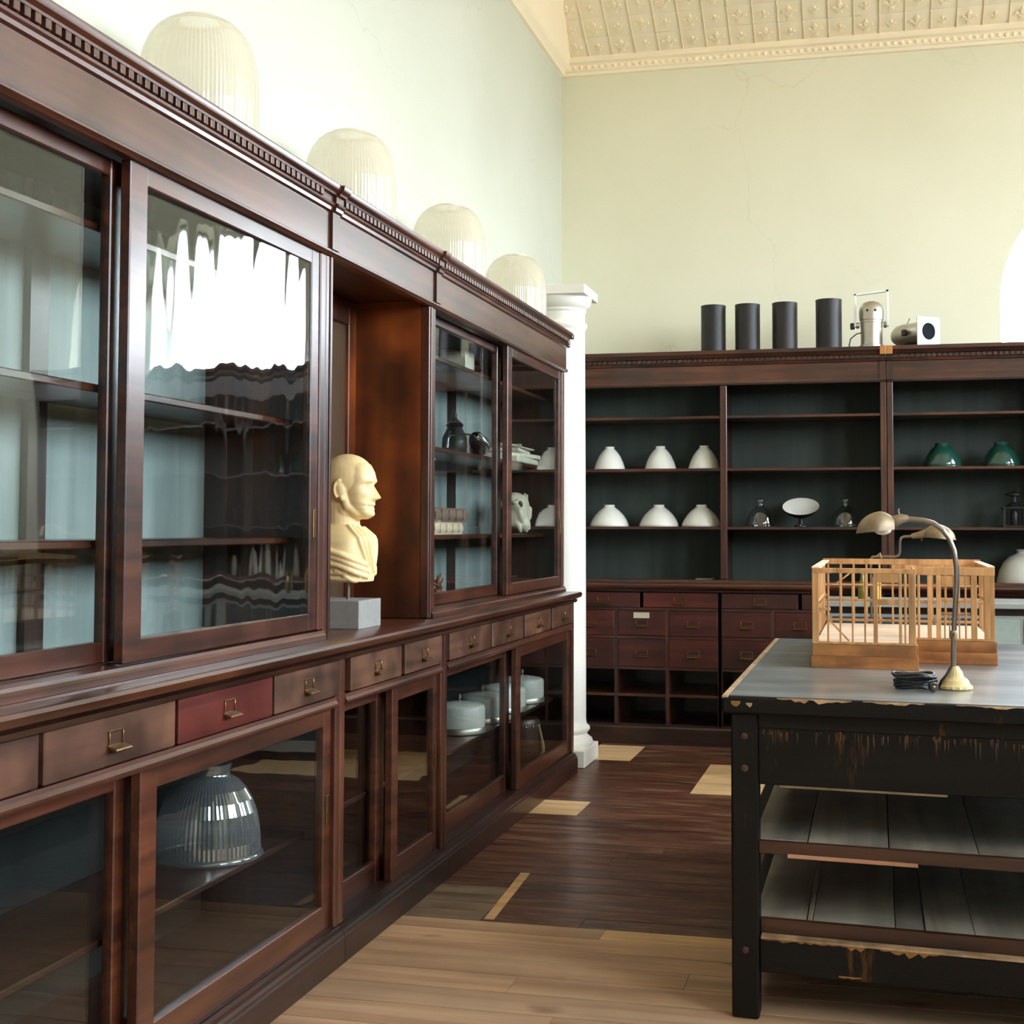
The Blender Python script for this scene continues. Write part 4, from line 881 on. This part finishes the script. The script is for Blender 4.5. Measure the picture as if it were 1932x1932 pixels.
for sx_ in (-1, 1):
    for sy_ in (-1, 1): MB().box(X_+sx_*.062-.006, X_+sx_*.062+.006, Y_+sy_*.05-.006, Y_+sy_*.05+.006, Z_+.012, Z_+.11).build('corner_post', 'black_metal', ln)
MB().lathe([(.022, .012), (.026, .04), (.026, .08), (.018, .105)], (X_, Y_, Z_), 16).build('burner', 'black_metal', ln, 40)
MB().box(X_-.075, X_+.075, Y_-.06, Y_+.06, Z_+.11, Z_+.122, .003).build('deck', 'black_metal', ln)
MB().lathe([(.055, .122), (.030, .145), (.018, .152), (.018, .185), (.050, .192), (.046, .202), (.012, .214), (.004, .222)], (X_, Y_, Z_), 24).build('cap', 'black_metal', ln, 40)
wdm = thing('milk_glass_dome', 'large milky glass dome on the far counter at the right picture edge', 'lampshade', (.86, 8.72, 1.005))
MB().lathe([(.165, .0005), (.168, .005), (.162, .04), (.150, .09), (.125, .14), (.09, .175), (.05, .193)], (.86, 8.72, 1.0055), 48, cap0=False, cap1=False).build('bowl', 'cream', wdm, 60)
MB().lathe([(.05, .191), (.046, .205), (.052, .214), (.044, .218)], (.86, 8.72, 1.0055), 32, cap1=False, cap0=False).build('collar', 'cream', wdm, 40)
cdd = thing('card_box', 'flat grey card box lying on the far counter below the white shades', 'box', (-1.07, 8.70, 1.005))
MB().box(-1.125, -1.02, 8.64, 8.76, 1.0055, 1.020, .002).build('tray', 'card', cdd); MB().box(-1.127, -1.018, 8.638, 8.762, 1.0195, 1.030, .002).build('lid', 'card', cdd)

# ------------------------------------------------------------------ on top of the far shelving
ZT = 2.4525
cyl_lab = ['leftmost black cylinder on top of the far shelving', 'second black cylinder from the left on top of the far shelving',
           'third black cylinder from the left on top of the far shelving', 'rightmost and tallest black cylinder, nearest the silver spotlight']
for i, (x, w_, h_) in enumerate(((-1.005, .078, .300), (-.790, .078, .300), (-.558, .078, .302), (-.288, .080, .312))):
    yv = 8.62; r_ = thing('black_cylinder', cyl_lab[i], 'cylinder', (x, yv, ZT), 'black cylinders on the far shelving')
    MB().lathe([(w_, 0), (w_, h_)], (x, yv, ZT), 40).build('tube', 'cyl', r_, 40)
    MB().lathe([(w_-.012, h_-.03), (w_-.012, h_+.002), (w_+.001, h_+.002), (w_+.001, h_-.006), (w_-.004, h_-.03)], (x, yv, ZT), 40, cap0=True, cap1=False).build('top_rim', 'cyl', r_, 40)
# upright stage spotlight
X_, Y_ = -.030, 8.62
sl1 = thing('stage_spotlight', 'silver stage spotlight standing upright with a white yoke raised above its domed back', 'spotlight', (X_, Y_, ZT), 'stage spotlights on the far shelving')
MB().lathe([(.074, 0), (.074, .022), (.066, .026), (.066, .16), (.069, .162), (.069, .175), (.066, .178)], (X_, Y_, ZT), 40).build('barrel', 'alu', sl1, 40)
MB().lathe([(.072, .178), (.074, .205), (.074, .235), (.068, .262), (.050, .285), (.022, .296), (.002, .298)], (X_, Y_, ZT), 40).build('back_cap', 'alu', sl1, 40)
for dx in (-.024, .024): MB().lathe([(.008, -.004), (.008, .004)], (X_+dx, Y_-.0735+abs(dx)*.16, ZT+.232), 12, axis=Matrix.Rotation(R(90), 3, 'X')).build('screw_hole', 'black_metal', sl1, 40)
yk = MB(); yk.box(X_-.104, X_-.090, Y_-.016, Y_+.016, ZT+.14, ZT+.345, .001).box(X_+.088, X_+.104, Y_-.016, Y_+.016, ZT+.14, ZT+.365, .001)
yk.prism([(X_-.104, ZT+.334), (X_+.104, ZT+.354), (X_+.104, ZT+.366), (X_-.104, ZT+.346)], 'y', Y_-.016, Y_+.016)
yk.build('yoke', 'winwhite', sl1)
for sg in (-1, 1):
    MB().lathe([(.016, -.012), (.020, -.006), (.020, .006), (.010, .012)], (X_+sg*.084, Y_, ZT+.15), 16, axis=Matrix.Rotation(R(90*sg), 3, 'Y')).build('pivot', 'alu', sl1, 40)
MB().box(X_-.128, X_-.100, Y_-.012, Y_+.012, ZT+.125, ZT+.165, .004).build('knob', 'black_metal', sl1)
MB().tube([(X_-.06, Y_-.03, ZT+.10), (X_-.09, Y_-.05, ZT+.09), (X_-.125, Y_-.06, ZT+.06), (X_-.135, Y_-.05, ZT+.02), (X_-.12, Y_-.02, ZT+.005), (X_-.06, Y_+.09, ZT+.005)], .004, 6).build('cable', 'rubber', sl1, 60)
# lying stage spotlight
X_, Y_, Z_ = .305, 8.575, ZT+.094
sl2 = thing('stage_spotlight', 'silver stage spotlight lying on its side with a square white frame round its dark lens', 'spotlight', (X_, Y_, ZT), 'stage spotlights on the far shelving')
ang = R(40)
ax = Matrix.Rotation(ang, 3, 'Z') @ Matrix.Rotation(R(90), 3, 'X')      # local z -> towards camera, swung right
q = Matrix.Rotation(ang, 3, 'Z')
tr = lambda v: Vector((X_, Y_, Z_))+q @ v
m = MB(); hw = .088
m.box(-hw, hw, -.006, .0, -hw, -.052).box(-hw, hw, -.006, 0, .052, hw).box(-hw, -.052, -.006, 0, -.052, .052).box(.052, hw, -.006, 0, -.052, .052)
for sx_ in (-1, 1):
    for sz_ in (-1, 1):
        pts = [(sx_*.053, sz_*.053)]+[(sx_*.052*math.sin(t), sz_*.052*math.cos(t)) for t in [math.pi/2*i/8 for i in range(9)]]
        m.prism(pts, 'y', -.006, 0)
m.xf(tr).build('gel_frame', 'winwhite', sl2)
MB().lathe([(.056, .004), (.066, .010), (.068, .12), (.071, .20), (.066, .25), (.048, .285), (.02, .295)], (0, 0, 0), 36, cap0=True).xf(lambda v: tr(Vector((v.x, v.z, v.y)))).build('barrel', 'alu', sl2, 40)
MB().lathe([(.0, .0005), (.051, .0005), (.051, .004), (.0, .004)], (0, 0, 0), 32, cap0=False, cap1=False).xf(lambda v: tr(Vector((v.x, v.z-.003, v.y)))).build('lens', 'lens_dark', sl2, 40)
m = MB(); m.box(-.100, -.072, .10, .13, -.02, .02, .005).xf(tr).build('yoke_knob', 'black_metal', sl2)
MB().tube([tr(Vector(p)) for p in [(-.05, .13, .06), (-.04, .12, .085), (-.05, .11, .09)]], .004, 6).build('hook', 'alu', sl2, 60)
MB().box(-.03, .02, .03, .2, -.094, -.064, .004).xf(tr).build('foot', 'black_metal', sl2)

# ------------------------------------------------------------------ workbench (slightly out of square)
SH = -.075
X0_, Y0_ = -.405, 3.855
tb = thing('workbench', 'heavy worn black workbench with grey top and two plank shelves in the right foreground', 'table', (X0_, Y0_, 0))
def sq(v): return Vector((X0_+v.x, Y0_+v.y+SH*v.x, v.z))
TWX, TDY = 1.55, 1.98
MB().box(-.022, TWX+.02, -.03, TDY+.03, .836, .884, .006).xf(sq).build('top', 'tblack', tb)
MB().box(-.004, TWX, -.014, TDY+.012, .8835, .8865, .001).xf(sq).build('top_covering', 'ttop', tb)
MB().box(-.0235, -.003, -.028, TDY+.02, .876, .886, .003).xf(sq).build('worn_edge', 'edgewear', tb)
def chip(x0, x1, zt, zl, y, mat, seed, step=.012):
    q = random.Random(seed); n_ = max(3, int((x1-x0)/step)); up = [(x0+(x1-x0)*i/n_, zt) for i in range(n_+1)]
    lo = [(x1-(x1-x0)*i/n_, zt-zl*(.15+.85*q.random()*math.sin(math.pi*(i+.4)/(n_+.8)))) for i in range(n_+1)]
    return MB().prism(up+lo, 'y', y, y+.002).xf(sq).build('worn_paint', mat, tb)
chip(.13, .33, .8845, .016, -.0308, 'edgewear', 1); chip(.36, .52, .8845, .010, -.0308, 'edgewear', 2); chip(.60, .80, .8845, .008, -.0308, 'edgewear', 4)
chip(.004, .030, .872, .020, -.0308, 'ochre', 5); chip(.045, .062, .868, .016, -.0308, 'edgewear', 6, .006)
chip(.080, .30, .2215, .012, .0032, 'ochre', 7); chip(.30, .36, .2215, .018, .0032, 'ochre', 8); chip(.40, .55, .2215, .020, .0032, 'ochre', 9); chip(.29, .35, .140, .010, .0032, 'ochre', 10)
qw = random.Random(77)
for k_ in range(150):
    c_ = qw.choice((.10, .13, .17, .24, .30, .36, .42, .48, .55, .62, .70, .80, .9, 1.0, 1.1, 1.2)); a_ = c_+qw.gauss(0, .022); w_ = qw.uniform(.0012, .0042)
    if .08 < a_ < 1.44: chip(a_, a_+w_, .7945-qw.uniform(0, .012), qw.uniform(.010, .062), .0092, qw.choice(('ochre_dark', 'ochre_dark', 'ochre_dim')), 300+k_, .0014)
for (lx, ly) in ((0, 0), (TWX-.075, 0), (0, TDY-.075), (TWX-.075, TDY-.075)):
    lg = MB().box(lx, lx+.075, ly, ly+.085, 0, .836, .005).xf(sq).build('leg', 'tblack_z', tb)
    if lx == 0 and ly == 0:
        for zz in (.772, .684, .187): MB().lathe([(.010, -.003), (.010, .003), (.006, .005)], (0, 0, 0), 12, axis=Matrix.Rotation(R(90), 3, 'X')).xf(lambda v: sq(Vector((v.x+.038, v.y-.002, v.z+zz)))).build('bolt', 'railbrown', lg, 40)
ap = MB().box(.075, TWX-.075, .010, .040, .640, .836, .003).xf(sq).build('apron', 'tblack', tb)
MB().box(.076, TWX-.076, .0055, .0105, .795, .835, .002).xf(sq).build('apron_strip', 'tblack', tb)
MB().box(.012, .042, .085, TDY-.075, .640, .836, .003).xf(sq).build('apron', 'tblack_z', tb)
MB().box(TWX-.042, TWX-.012, .085, TDY-.075, .760, .836, .003).xf(sq).build('apron', 'tblack_z', tb)
MB().box(.075, TWX-.075, TDY-.04, TDY-.010, .760, .836, .003).xf(sq).build('apron', 'tblack', tb)
MB().box(.13, .58, .042, .075, .628, .642, .002).xf(sq).build('drawer_runner', 'shelfgrey', tb)
# upper shelf: brown front rail, pale strip below, planks running back
MB().box(.076, TWX-.076, .004, .030, .452, .486, .002).xf(sq).build('shelf_rail', 'railbrown', tb)
MB().box(.155, .50, -.004, .004, .446, .456, .001).xf(sq).build('rail_strip', 'pinkstrip', tb)
edges_ = [.078, .205, .425, .66, .90, 1.14, 1.38, TWX-.078]
for i in range(len(edges_)-1):
    a, b = edges_[i]+.0015, edges_[i+1]-.0015
    MB().box(a if i else .052, b, .031 if i else .088, TDY-.09, .452, .474+.004*((i*7) % 3)/2, .002).xf(sq).build('shelf_plank', 'shelfgrey', tb)
MB().box(.056, TWX-.056, .10, TDY-.10, .444, .4515).xf(sq).build('seam_backing', 'tblack', tb)  # black slab added under the planks so their seams come out dark
MB().box(.056, TWX-.056, .10, TDY-.10, .216, .2255).xf(sq).build('seam_backing', 'tblack', tb)  # same added slab, darkening the seams of the lower shelf
# lower shelf
MB().box(.076, TWX-.076, .004, .045, .128, .222, .004).xf(sq).build('lower_rail', 'tblack', tb)
MB().box(.080, TWX-.080, .0015, .044, .2205, .2255, .001).xf(sq).build('rail_edge', 'edgewear', tb)
MB().box(.076, TWX-.076, .050, .075, .200, .262, .002).xf(sq).build('shelf_lip', 'railbrown', tb)
edges_ = [.078, .20, .215, .44, .52, .65, .86, 1.08, 1.30, TWX-.078]
for i in range(len(edges_)-1):
    a, b = edges_[i]+.001, edges_[i+1]-.001
    MB().box(a if i else .052, b, .076 if i else .088, TDY-.09, .226, .246+.004*((i*5) % 3)/2, .002).xf(sq).build('shelf_plank', 'shelfgrey', tb)
MB().box(.010, .050, .085, TDY-.075, .128, .222, .004).xf(sq).build('side_rail', 'tblack_z', tb)
MB().box(.010, .050, .085, TDY-.075, .420, .452, .003).xf(sq).build('side_rail', 'tblack_z', tb)

# ------------------------------------------------------------------ timber house-frame model on the bench
ZB = .8866
CX, CY = -.217, 4.655
cg = thing('house_frame_model', 'pine model of a house frame with open studs on the grey workbench', 'model', (CX, CY, ZB))
def cq(v): return Vector((CX+v.x, CY+v.y-.060*v.x, ZB+v.z))
WA, DB, WB, SB = .335, .26, .60, .95     # front block width, step depth, full width, back wall depth
def cpart(name, x0, x1, y0, y1, z0, z1, mat='cage', ch=.001): return MB().box(x0, x1, y0, y1, z0, z1, ch).xf(cq).build(name, mat, cg)
# two-course base boards
cpart('base_board', -.004, WA+.006, -.006, .012, 0, .040, 'cage_base'); cpart('base_board', 0, WA, -.001, .012, .040, .078, 'cage_base')
cpart('base_board', WA+.007, WB+.006, DB-.006, DB+.012, 0, .040, 'cage_base'); cpart('base_board', WA+.001, WB, DB, DB+.012, .040, .078, 'cage_base')
cpart('base_board', -.006, .012, .013, SB, 0, .040, 'cage_base'); cpart('base_board', -.001, .012, .013, SB, .040, .078, 'cage_base')
cpart('base_board', WA-.012, WA+.006, .013, DB-.007, 0, .078, 'cage_base'); cpart('base_board', WB-.012, WB+.006, DB+.013, SB, 0, .078, 'cage_base')
cpart('base_board', .013, WB-.013, SB-.012, SB, 0, .078, 'cage_base')
cpart('model_floor', .013, WA-.001, .013, SB-.013, .078, .086, 'cage_floor'); cpart('model_floor', WA, WB-.013, DB+.013, SB-.013, .078, .086, 'cage_floor')
HT = .330; t_ = .010
def stud(x, y, w=.010, z0=.086, z1=HT-.016, ax='x', mat='cage'):
    if ax == 'x': cpart('stud', x-w/2, x+w/2, y, y+t_, z0, z1, mat)
    else: cpart('stud', x, x+t_, y-w/2, y+w/2, z0, z1, mat)
def rail(x0, x1, y0, y1, z0, z1, nm='rail'): cpart(nm, x0, x1, y0, y1, z0, z1)
# front block, front wall
rail(0, WA, 0, t_, HT-.016, HT, 'top_rail'); rail(0, WA, 0, t_, .079, .087, 'sill')
stud(.011, 0, .022); stud(.052, 0, .006); stud(.092, 0, .006); stud(.132, 0, .006); stud(.172, 0, .006); stud(.206, 0, .014); stud(.285, 0, .010); stud(.322, 0, .022); stud(.300, 0, .006)
for a, b in (((.025, .19), (.120, .09)), ((.015, .205), (.050, .245))):
    dx, dz = b[0]-a[0], b[1]-a[1]; L_ = math.hypot(dx, dz); nx, nz = -dz/L_*.003, dx/L_*.003
    MB().prism([(a[0]+nx, a[1]+nz), (b[0]+nx, b[1]+nz), (b[0]-nx, b[1]-nz), (a[0]-nx, a[1]-nz)], 'y', .001, .009).xf(cq).build('brace', 'cage', cg)
rail(.213, .280, .0005, t_-.0005, .284, .314, 'header'); rail(.213, .280, .0005, t_-.0005, .212, .230, 'rail'); rail(.015, .06, .001, .009, .190, .200, 'rail')
# front block, right side wall (short return) and right block front wall
for yy in (.03, .10, .17, .24): stud(WA-t_, yy, .012, ax='y')
rail(WA-t_, WA, .011, DB, HT-.016, HT, 'top_rail'); rail(WA-t_, WA, .011, DB, .20, .21)
rail(WA, WB, DB, DB+t_, HT-.028, HT, 'top_rail'); rail(WA, WB, DB, DB+t_, .079, .087, 'sill')
for x, w in ((.350, .008), (.386, .014), (.416, .016), (.468, .008), (.505, .006), (.532, .020), (.575, .020), (.592, .014)): stud(x, DB, w, .086, HT-.028)
rail(.425, .520, DB+.001, DB+.009, .270, .300, 'header'); rail(.425, .520, DB+.001, DB+.009, .168, .176); rail(.425, .520, DB+.001, DB+.009, .214, .222); rail(.345, .41, DB+.001, DB+.009, .205, .216)
for x in (.436, .452, .484): stud(x, DB+.001, .005, .086, .168)
rail(.545, .59, DB+.001, DB+.009, .205, .216)
# left side wall
for i in range(9): stud(0, .06+.11*i, .012, ax='y')
rail(0, t_, .011, SB-.011, HT-.016, HT, 'top_rail'); rail(0, t_, .011, SB-.011, .200, .210)
MB().prism([(.02, HT), (SB-.02, HT), (SB-.02, HT+.006), (.02, HT+.004)], 'x', -.002, .024).xf(cq).build('top_plate', 'cage_floor', cg)  # pale plate: bright light on the wall top put into its colour
# right side wall
for i in range(6): stud(WB-t_, DB+.07+.11*i, .014, ax='y')
rail(WB-t_, WB, DB+.011, SB-.011, HT-.016, HT, 'top_rail'); rail(WB-t_, WB, DB+.011, SB-.011, .200, .210)
MB().prism([(DB+.02, HT), (SB-.02, HT), (SB-.02, HT+.006), (DB+.02, HT+.004)], 'x', WB-.024, WB+.002).xf(cq).build('top_plate', 'cage_floor', cg)  # right-hand copy of the plate with the bright light in its colour
# back wall
yb_ = SB-.011
rail(0, WB, yb_, SB-.001, HT-.010, HT+.012, 'top_rail'); rail(0, WB, yb_, SB-.001, .094, .104, 'sill'); rail(.0, WB, yb_, SB-.001, .235, .243); rail(.0, WB, yb_, SB-.001, .172, .182); rail(0, WB, yb_, SB-.001, HT-.036, HT-.026)
for i in range(12): stud(.02+.050*i, yb_, .008, .086, HT-.010)
rail(.27, WB, yb_+.001, SB-.002, HT-.036, HT, 'header')
MB().prism([(.05, .245), (.06, .245), (.13, .300), (.12, .300)], 'y', yb_-.006, yb_).xf(cq).build('brace', 'cage', cg)

# ------------------------------------------------------------------ desk lamp in front, its cord coil
LX, LY = .212, 4.13
lp = thing('desk_lamp', 'old gooseneck desk lamp with half-shell shade and brass foot at the bench front', 'lamp', (LX, LY, ZB))
MB().lathe([(.044, 0), (.048, .004), (.047, .011), (.040, .016), (.038, .024), (.033, .030), (.024, .036), (.019, .052), (.013, .060), (.010, .066)], (LX, LY, ZB), 32, rib=.035).build('foot', 'foot_cream', lp, 40)
MB().tube([(LX-.046, LY-.012, ZB+.006), (LX-.040, LY-.020, ZB+.024), (LX-.026, LY-.022, ZB+.042), (LX-.012, LY-.014, ZB+.066)], .0038, 8).build('flex_tail', 'rubber', lp, 60)
pts = [(.207, .94), (.209, 1.04), (.214, 1.12), (.219, 1.19), (.219, 1.235), (.213, 1.285), (.200, 1.32), (.180, 1.347), (.155, 1.365), (.128, 1.373), (.10, 1.376), (.072, 1.377)]
pts = [(LX-.004, LY, ZB+.06)]+[(x, LY, z) for x, z in pts]
MB().tube(pts, .0075, 12).build('gooseneck', 'nickel', lp, 60)
MB().lathe([(.009, -.012), (.011, -.006), (.011, .006), (.009, .012)], (.2085, LY, 1.043), 16).build('joint_collar', 'cast', lp, 40)
MB().tube([(.2085, LY-.010, 1.043), (.2085, LY-.022, 1.045), (.2085, LY-.026, 1.052)], .004, 8).build('wing_screw', 'cast', lp, 60)
MB().tube([(.085, LY, 1.378), (.068, LY, 1.378), (.056, LY, 1.374), (.04, LY, 1.368), (.03, LY, 1.364)], [.010, .014, .016, .018, .012], 14).build('socket', 'cast', lp, 60)
MB().tube([(.060, LY, 1.385), (.057, LY, 1.402), (.060, LY, 1.408)], .003, 8).build('switch_lever', 'cast', lp, 60)
def shell_shade(x0, x1, z0, zr, wid, y, flip=1):
    """half-shell shade: rounded trough tapering to the neck at x1, mouth downwards"""
    m = MB(); NU, NV = 16, 14; th = .002
    for lay, off in ((0, 0), (1, -th)):
        for i in range(NU+1):
            u = i/NU; x = x0+(x1-x0)*u
            prof_ = math.sqrt(max(0, 1-(1-min(1, u/.62))**2))*(1 if u < .62 else 1-.42*((u-.62)/.38)**1.6)
            hz = zr*max(.02, prof_)+off; hw_ = wid*max(.02, (math.sqrt(max(0, 1-(1-min(1, u/.55))**2)))*(1 if u < .55 else 1-.55*((u-.55)/.45)**1.5))+off
            for j in range(NV+1):
                a = math.pi*j/NV
                m.v.append((x, y+hw_*math.cos(a), z0+.012*u+hz*math.sin(a)))
    n1 = (NU+1)*(NV+1)
    for lay in (0, 1):
        for i in range(NU):
            for j in range(NV):
                k = lay*n1+i*(NV+1)+j; m.f.append((k, k+1, k+NV+2, k+NV+1))
    for i in range(NU):
        for j in (0, NV):
            k = i*(NV+1)+j; m.f.append((k, k+NV+1, n1+k+NV+1, n1+k))
    return m
shell_shade(-.064, .046, 1.334, .058, .062, LY).build('shade', 'cast', lp, 60)
MB().ell((.012, LY, 1.346), (.026, .018, .016), 14, 10).build('bulb', 'opal', lp, 180)
cc = thing('cord', 'coil of black flex with a brass-pinned plug beside the lamp foot', 'cord', (.105, 4.12, ZB))
m = MB(); rc = random.Random(11)
for k in range(7):
    ra, rb_ = .060-rc.random()*.012, .036-rc.random()*.010; cx0, cy0_ = .098+rc.uniform(-.004, .004), 4.12+rc.uniform(-.006, .006); zz = ZB+.0052+.0062*k
    m.tube([(cx0+ra*math.cos(a), cy0_+rb_*math.sin(a), zz+.003*math.sin(3*a+k)) for a in [2*math.pi*i/28 for i in range(28)]], .0046, 7, True)
m.build('flex', 'rubber', cc, 60)
MB().lathe([(.008, -.012), (.013, -.006), (.014, .006), (.012, .013)], (.147, 4.045, ZB+.0145), 16, axis=Matrix.Rotation(R(90), 3, 'X') @ Matrix.Rotation(R(20), 3, 'Y')).build('plug', 'rubber', cc, 40)
MB().lathe([(.006, 0), (.006, .003), (.003, .006)], (.147, 4.0335, ZB+.0145), 12, axis=Matrix.Rotation(R(90), 3, 'X')).build('plug_pin', 'brass', cc, 40)
# second lamp behind the model
y2 = 5.735
l2 = thing('desk_lamp', 'second lamp with crank arm and small shell shade behind the pine model', 'lamp', (-.03, y2, ZB))
MB().lathe([(.05, 0), (.053, .005), (.04, .014), (.012, .022)], (-.03, y2, ZB), 28).build('foot', 'cast', l2, 40)
MB().tube([(-.03, y2, ZB+.015), (-.03, y2, 1.225), (-.024, y2, 1.233), (.0, y2, 1.235), (.066, y2, 1.234), (.080, y2, 1.240), (.085, y2, 1.252), (.086, y2, 1.295), (.090, y2, 1.310), (.10, y2, 1.316), (.14, y2, 1.318)], .0055, 10).build('crank_arm', 'nickel', l2, 60)
MB().tube([(-.004, y2, 1.236), (.004, y2, 1.247), (.010, y2, 1.228)], .006, 8).build('clamp', 'cast', l2, 60)
MB().tube([(.130, y2, 1.317), (.16, y2, 1.322), (.19, y2, 1.330), (.20, y2, 1.332)], [.010, .014, .017, .012], 12).build('socket', 'cast', l2, 60)
shell_shade(.304, .186, 1.302, .058, .06, y2).build('shade', 'cast', l2, 60)
MB().tube([(.170, y2, 1.312), (.171, y2, 1.298)], .003, 8).build('switch_lever', 'cast', l2, 60)

# ------------------------------------------------------------------ pale counter between bench and far wall, bottles on it
ct = thing('display_counter', 'pale grey counter with green panels between the workbench and the far drawers', 'counter', (.55, 7.6, 0))
MB().box(-.28, 1.50, 7.36, 7.86, .938, .967, .003).build('counter_top', 'case_grey', ct)
MB().box(-.25, 1.47, 7.44, 7.83, .90, .938).build('recess', 'dark_x', ct)
MB().box(-.26, 1.48, 7.40, 7.84, .05, .90, .003).build('body', 'case_grey', ct)
for i, x in enumerate((-.24, .02, .30, .57, .72, .98, 1.24)):
    x1_ = (.0, .28, .55, .70, .96, 1.22, 1.46)[i]
    MB().box(x, x1_, 7.393, 7.401, .12, .885, .003).build('front_panel', 'case_pale' if x > .5 else 'case_teal', ct)
MB().box(-.24, 1.46, 7.42, 7.82, 0, .05).build('plinth', 'dark_x', ct)
bt = thing('bottle', 'slim bottle with a bright yellow label seen through the pine model', 'bottle', (-.015, 7.55, .967), 'bottles on the pale counter')
MB().lathe([(.026, 0), (.027, .01), (.027, .10), (.020, .118), (.012, .126), (.012, .142)], (-.015, 7.55, .9675), 20).build('body', 'yellow', bt, 40)
MB().lathe([(.014, .138), (.014, .152), (.010, .154)], (-.015, 7.55, .9675), 16).build('cap', 'card', bt, 40)
bt = thing('bottle', 'olive green glass bottle left of the yellow-labelled one', 'bottle', (-.085, 7.52, .967), 'bottles on the pale counter')
MB().lathe([(.024, 0), (.025, .01), (.025, .085), (.012, .11), (.010, .145)], (-.085, 7.52, .9675), 20).build('body', 'olive', bt, 40)
MB().lathe([(.012, .143), (.012, .158), (.008, .160)], (-.085, 7.52, .9675), 16).build('cap', 'black_metal', bt, 40)
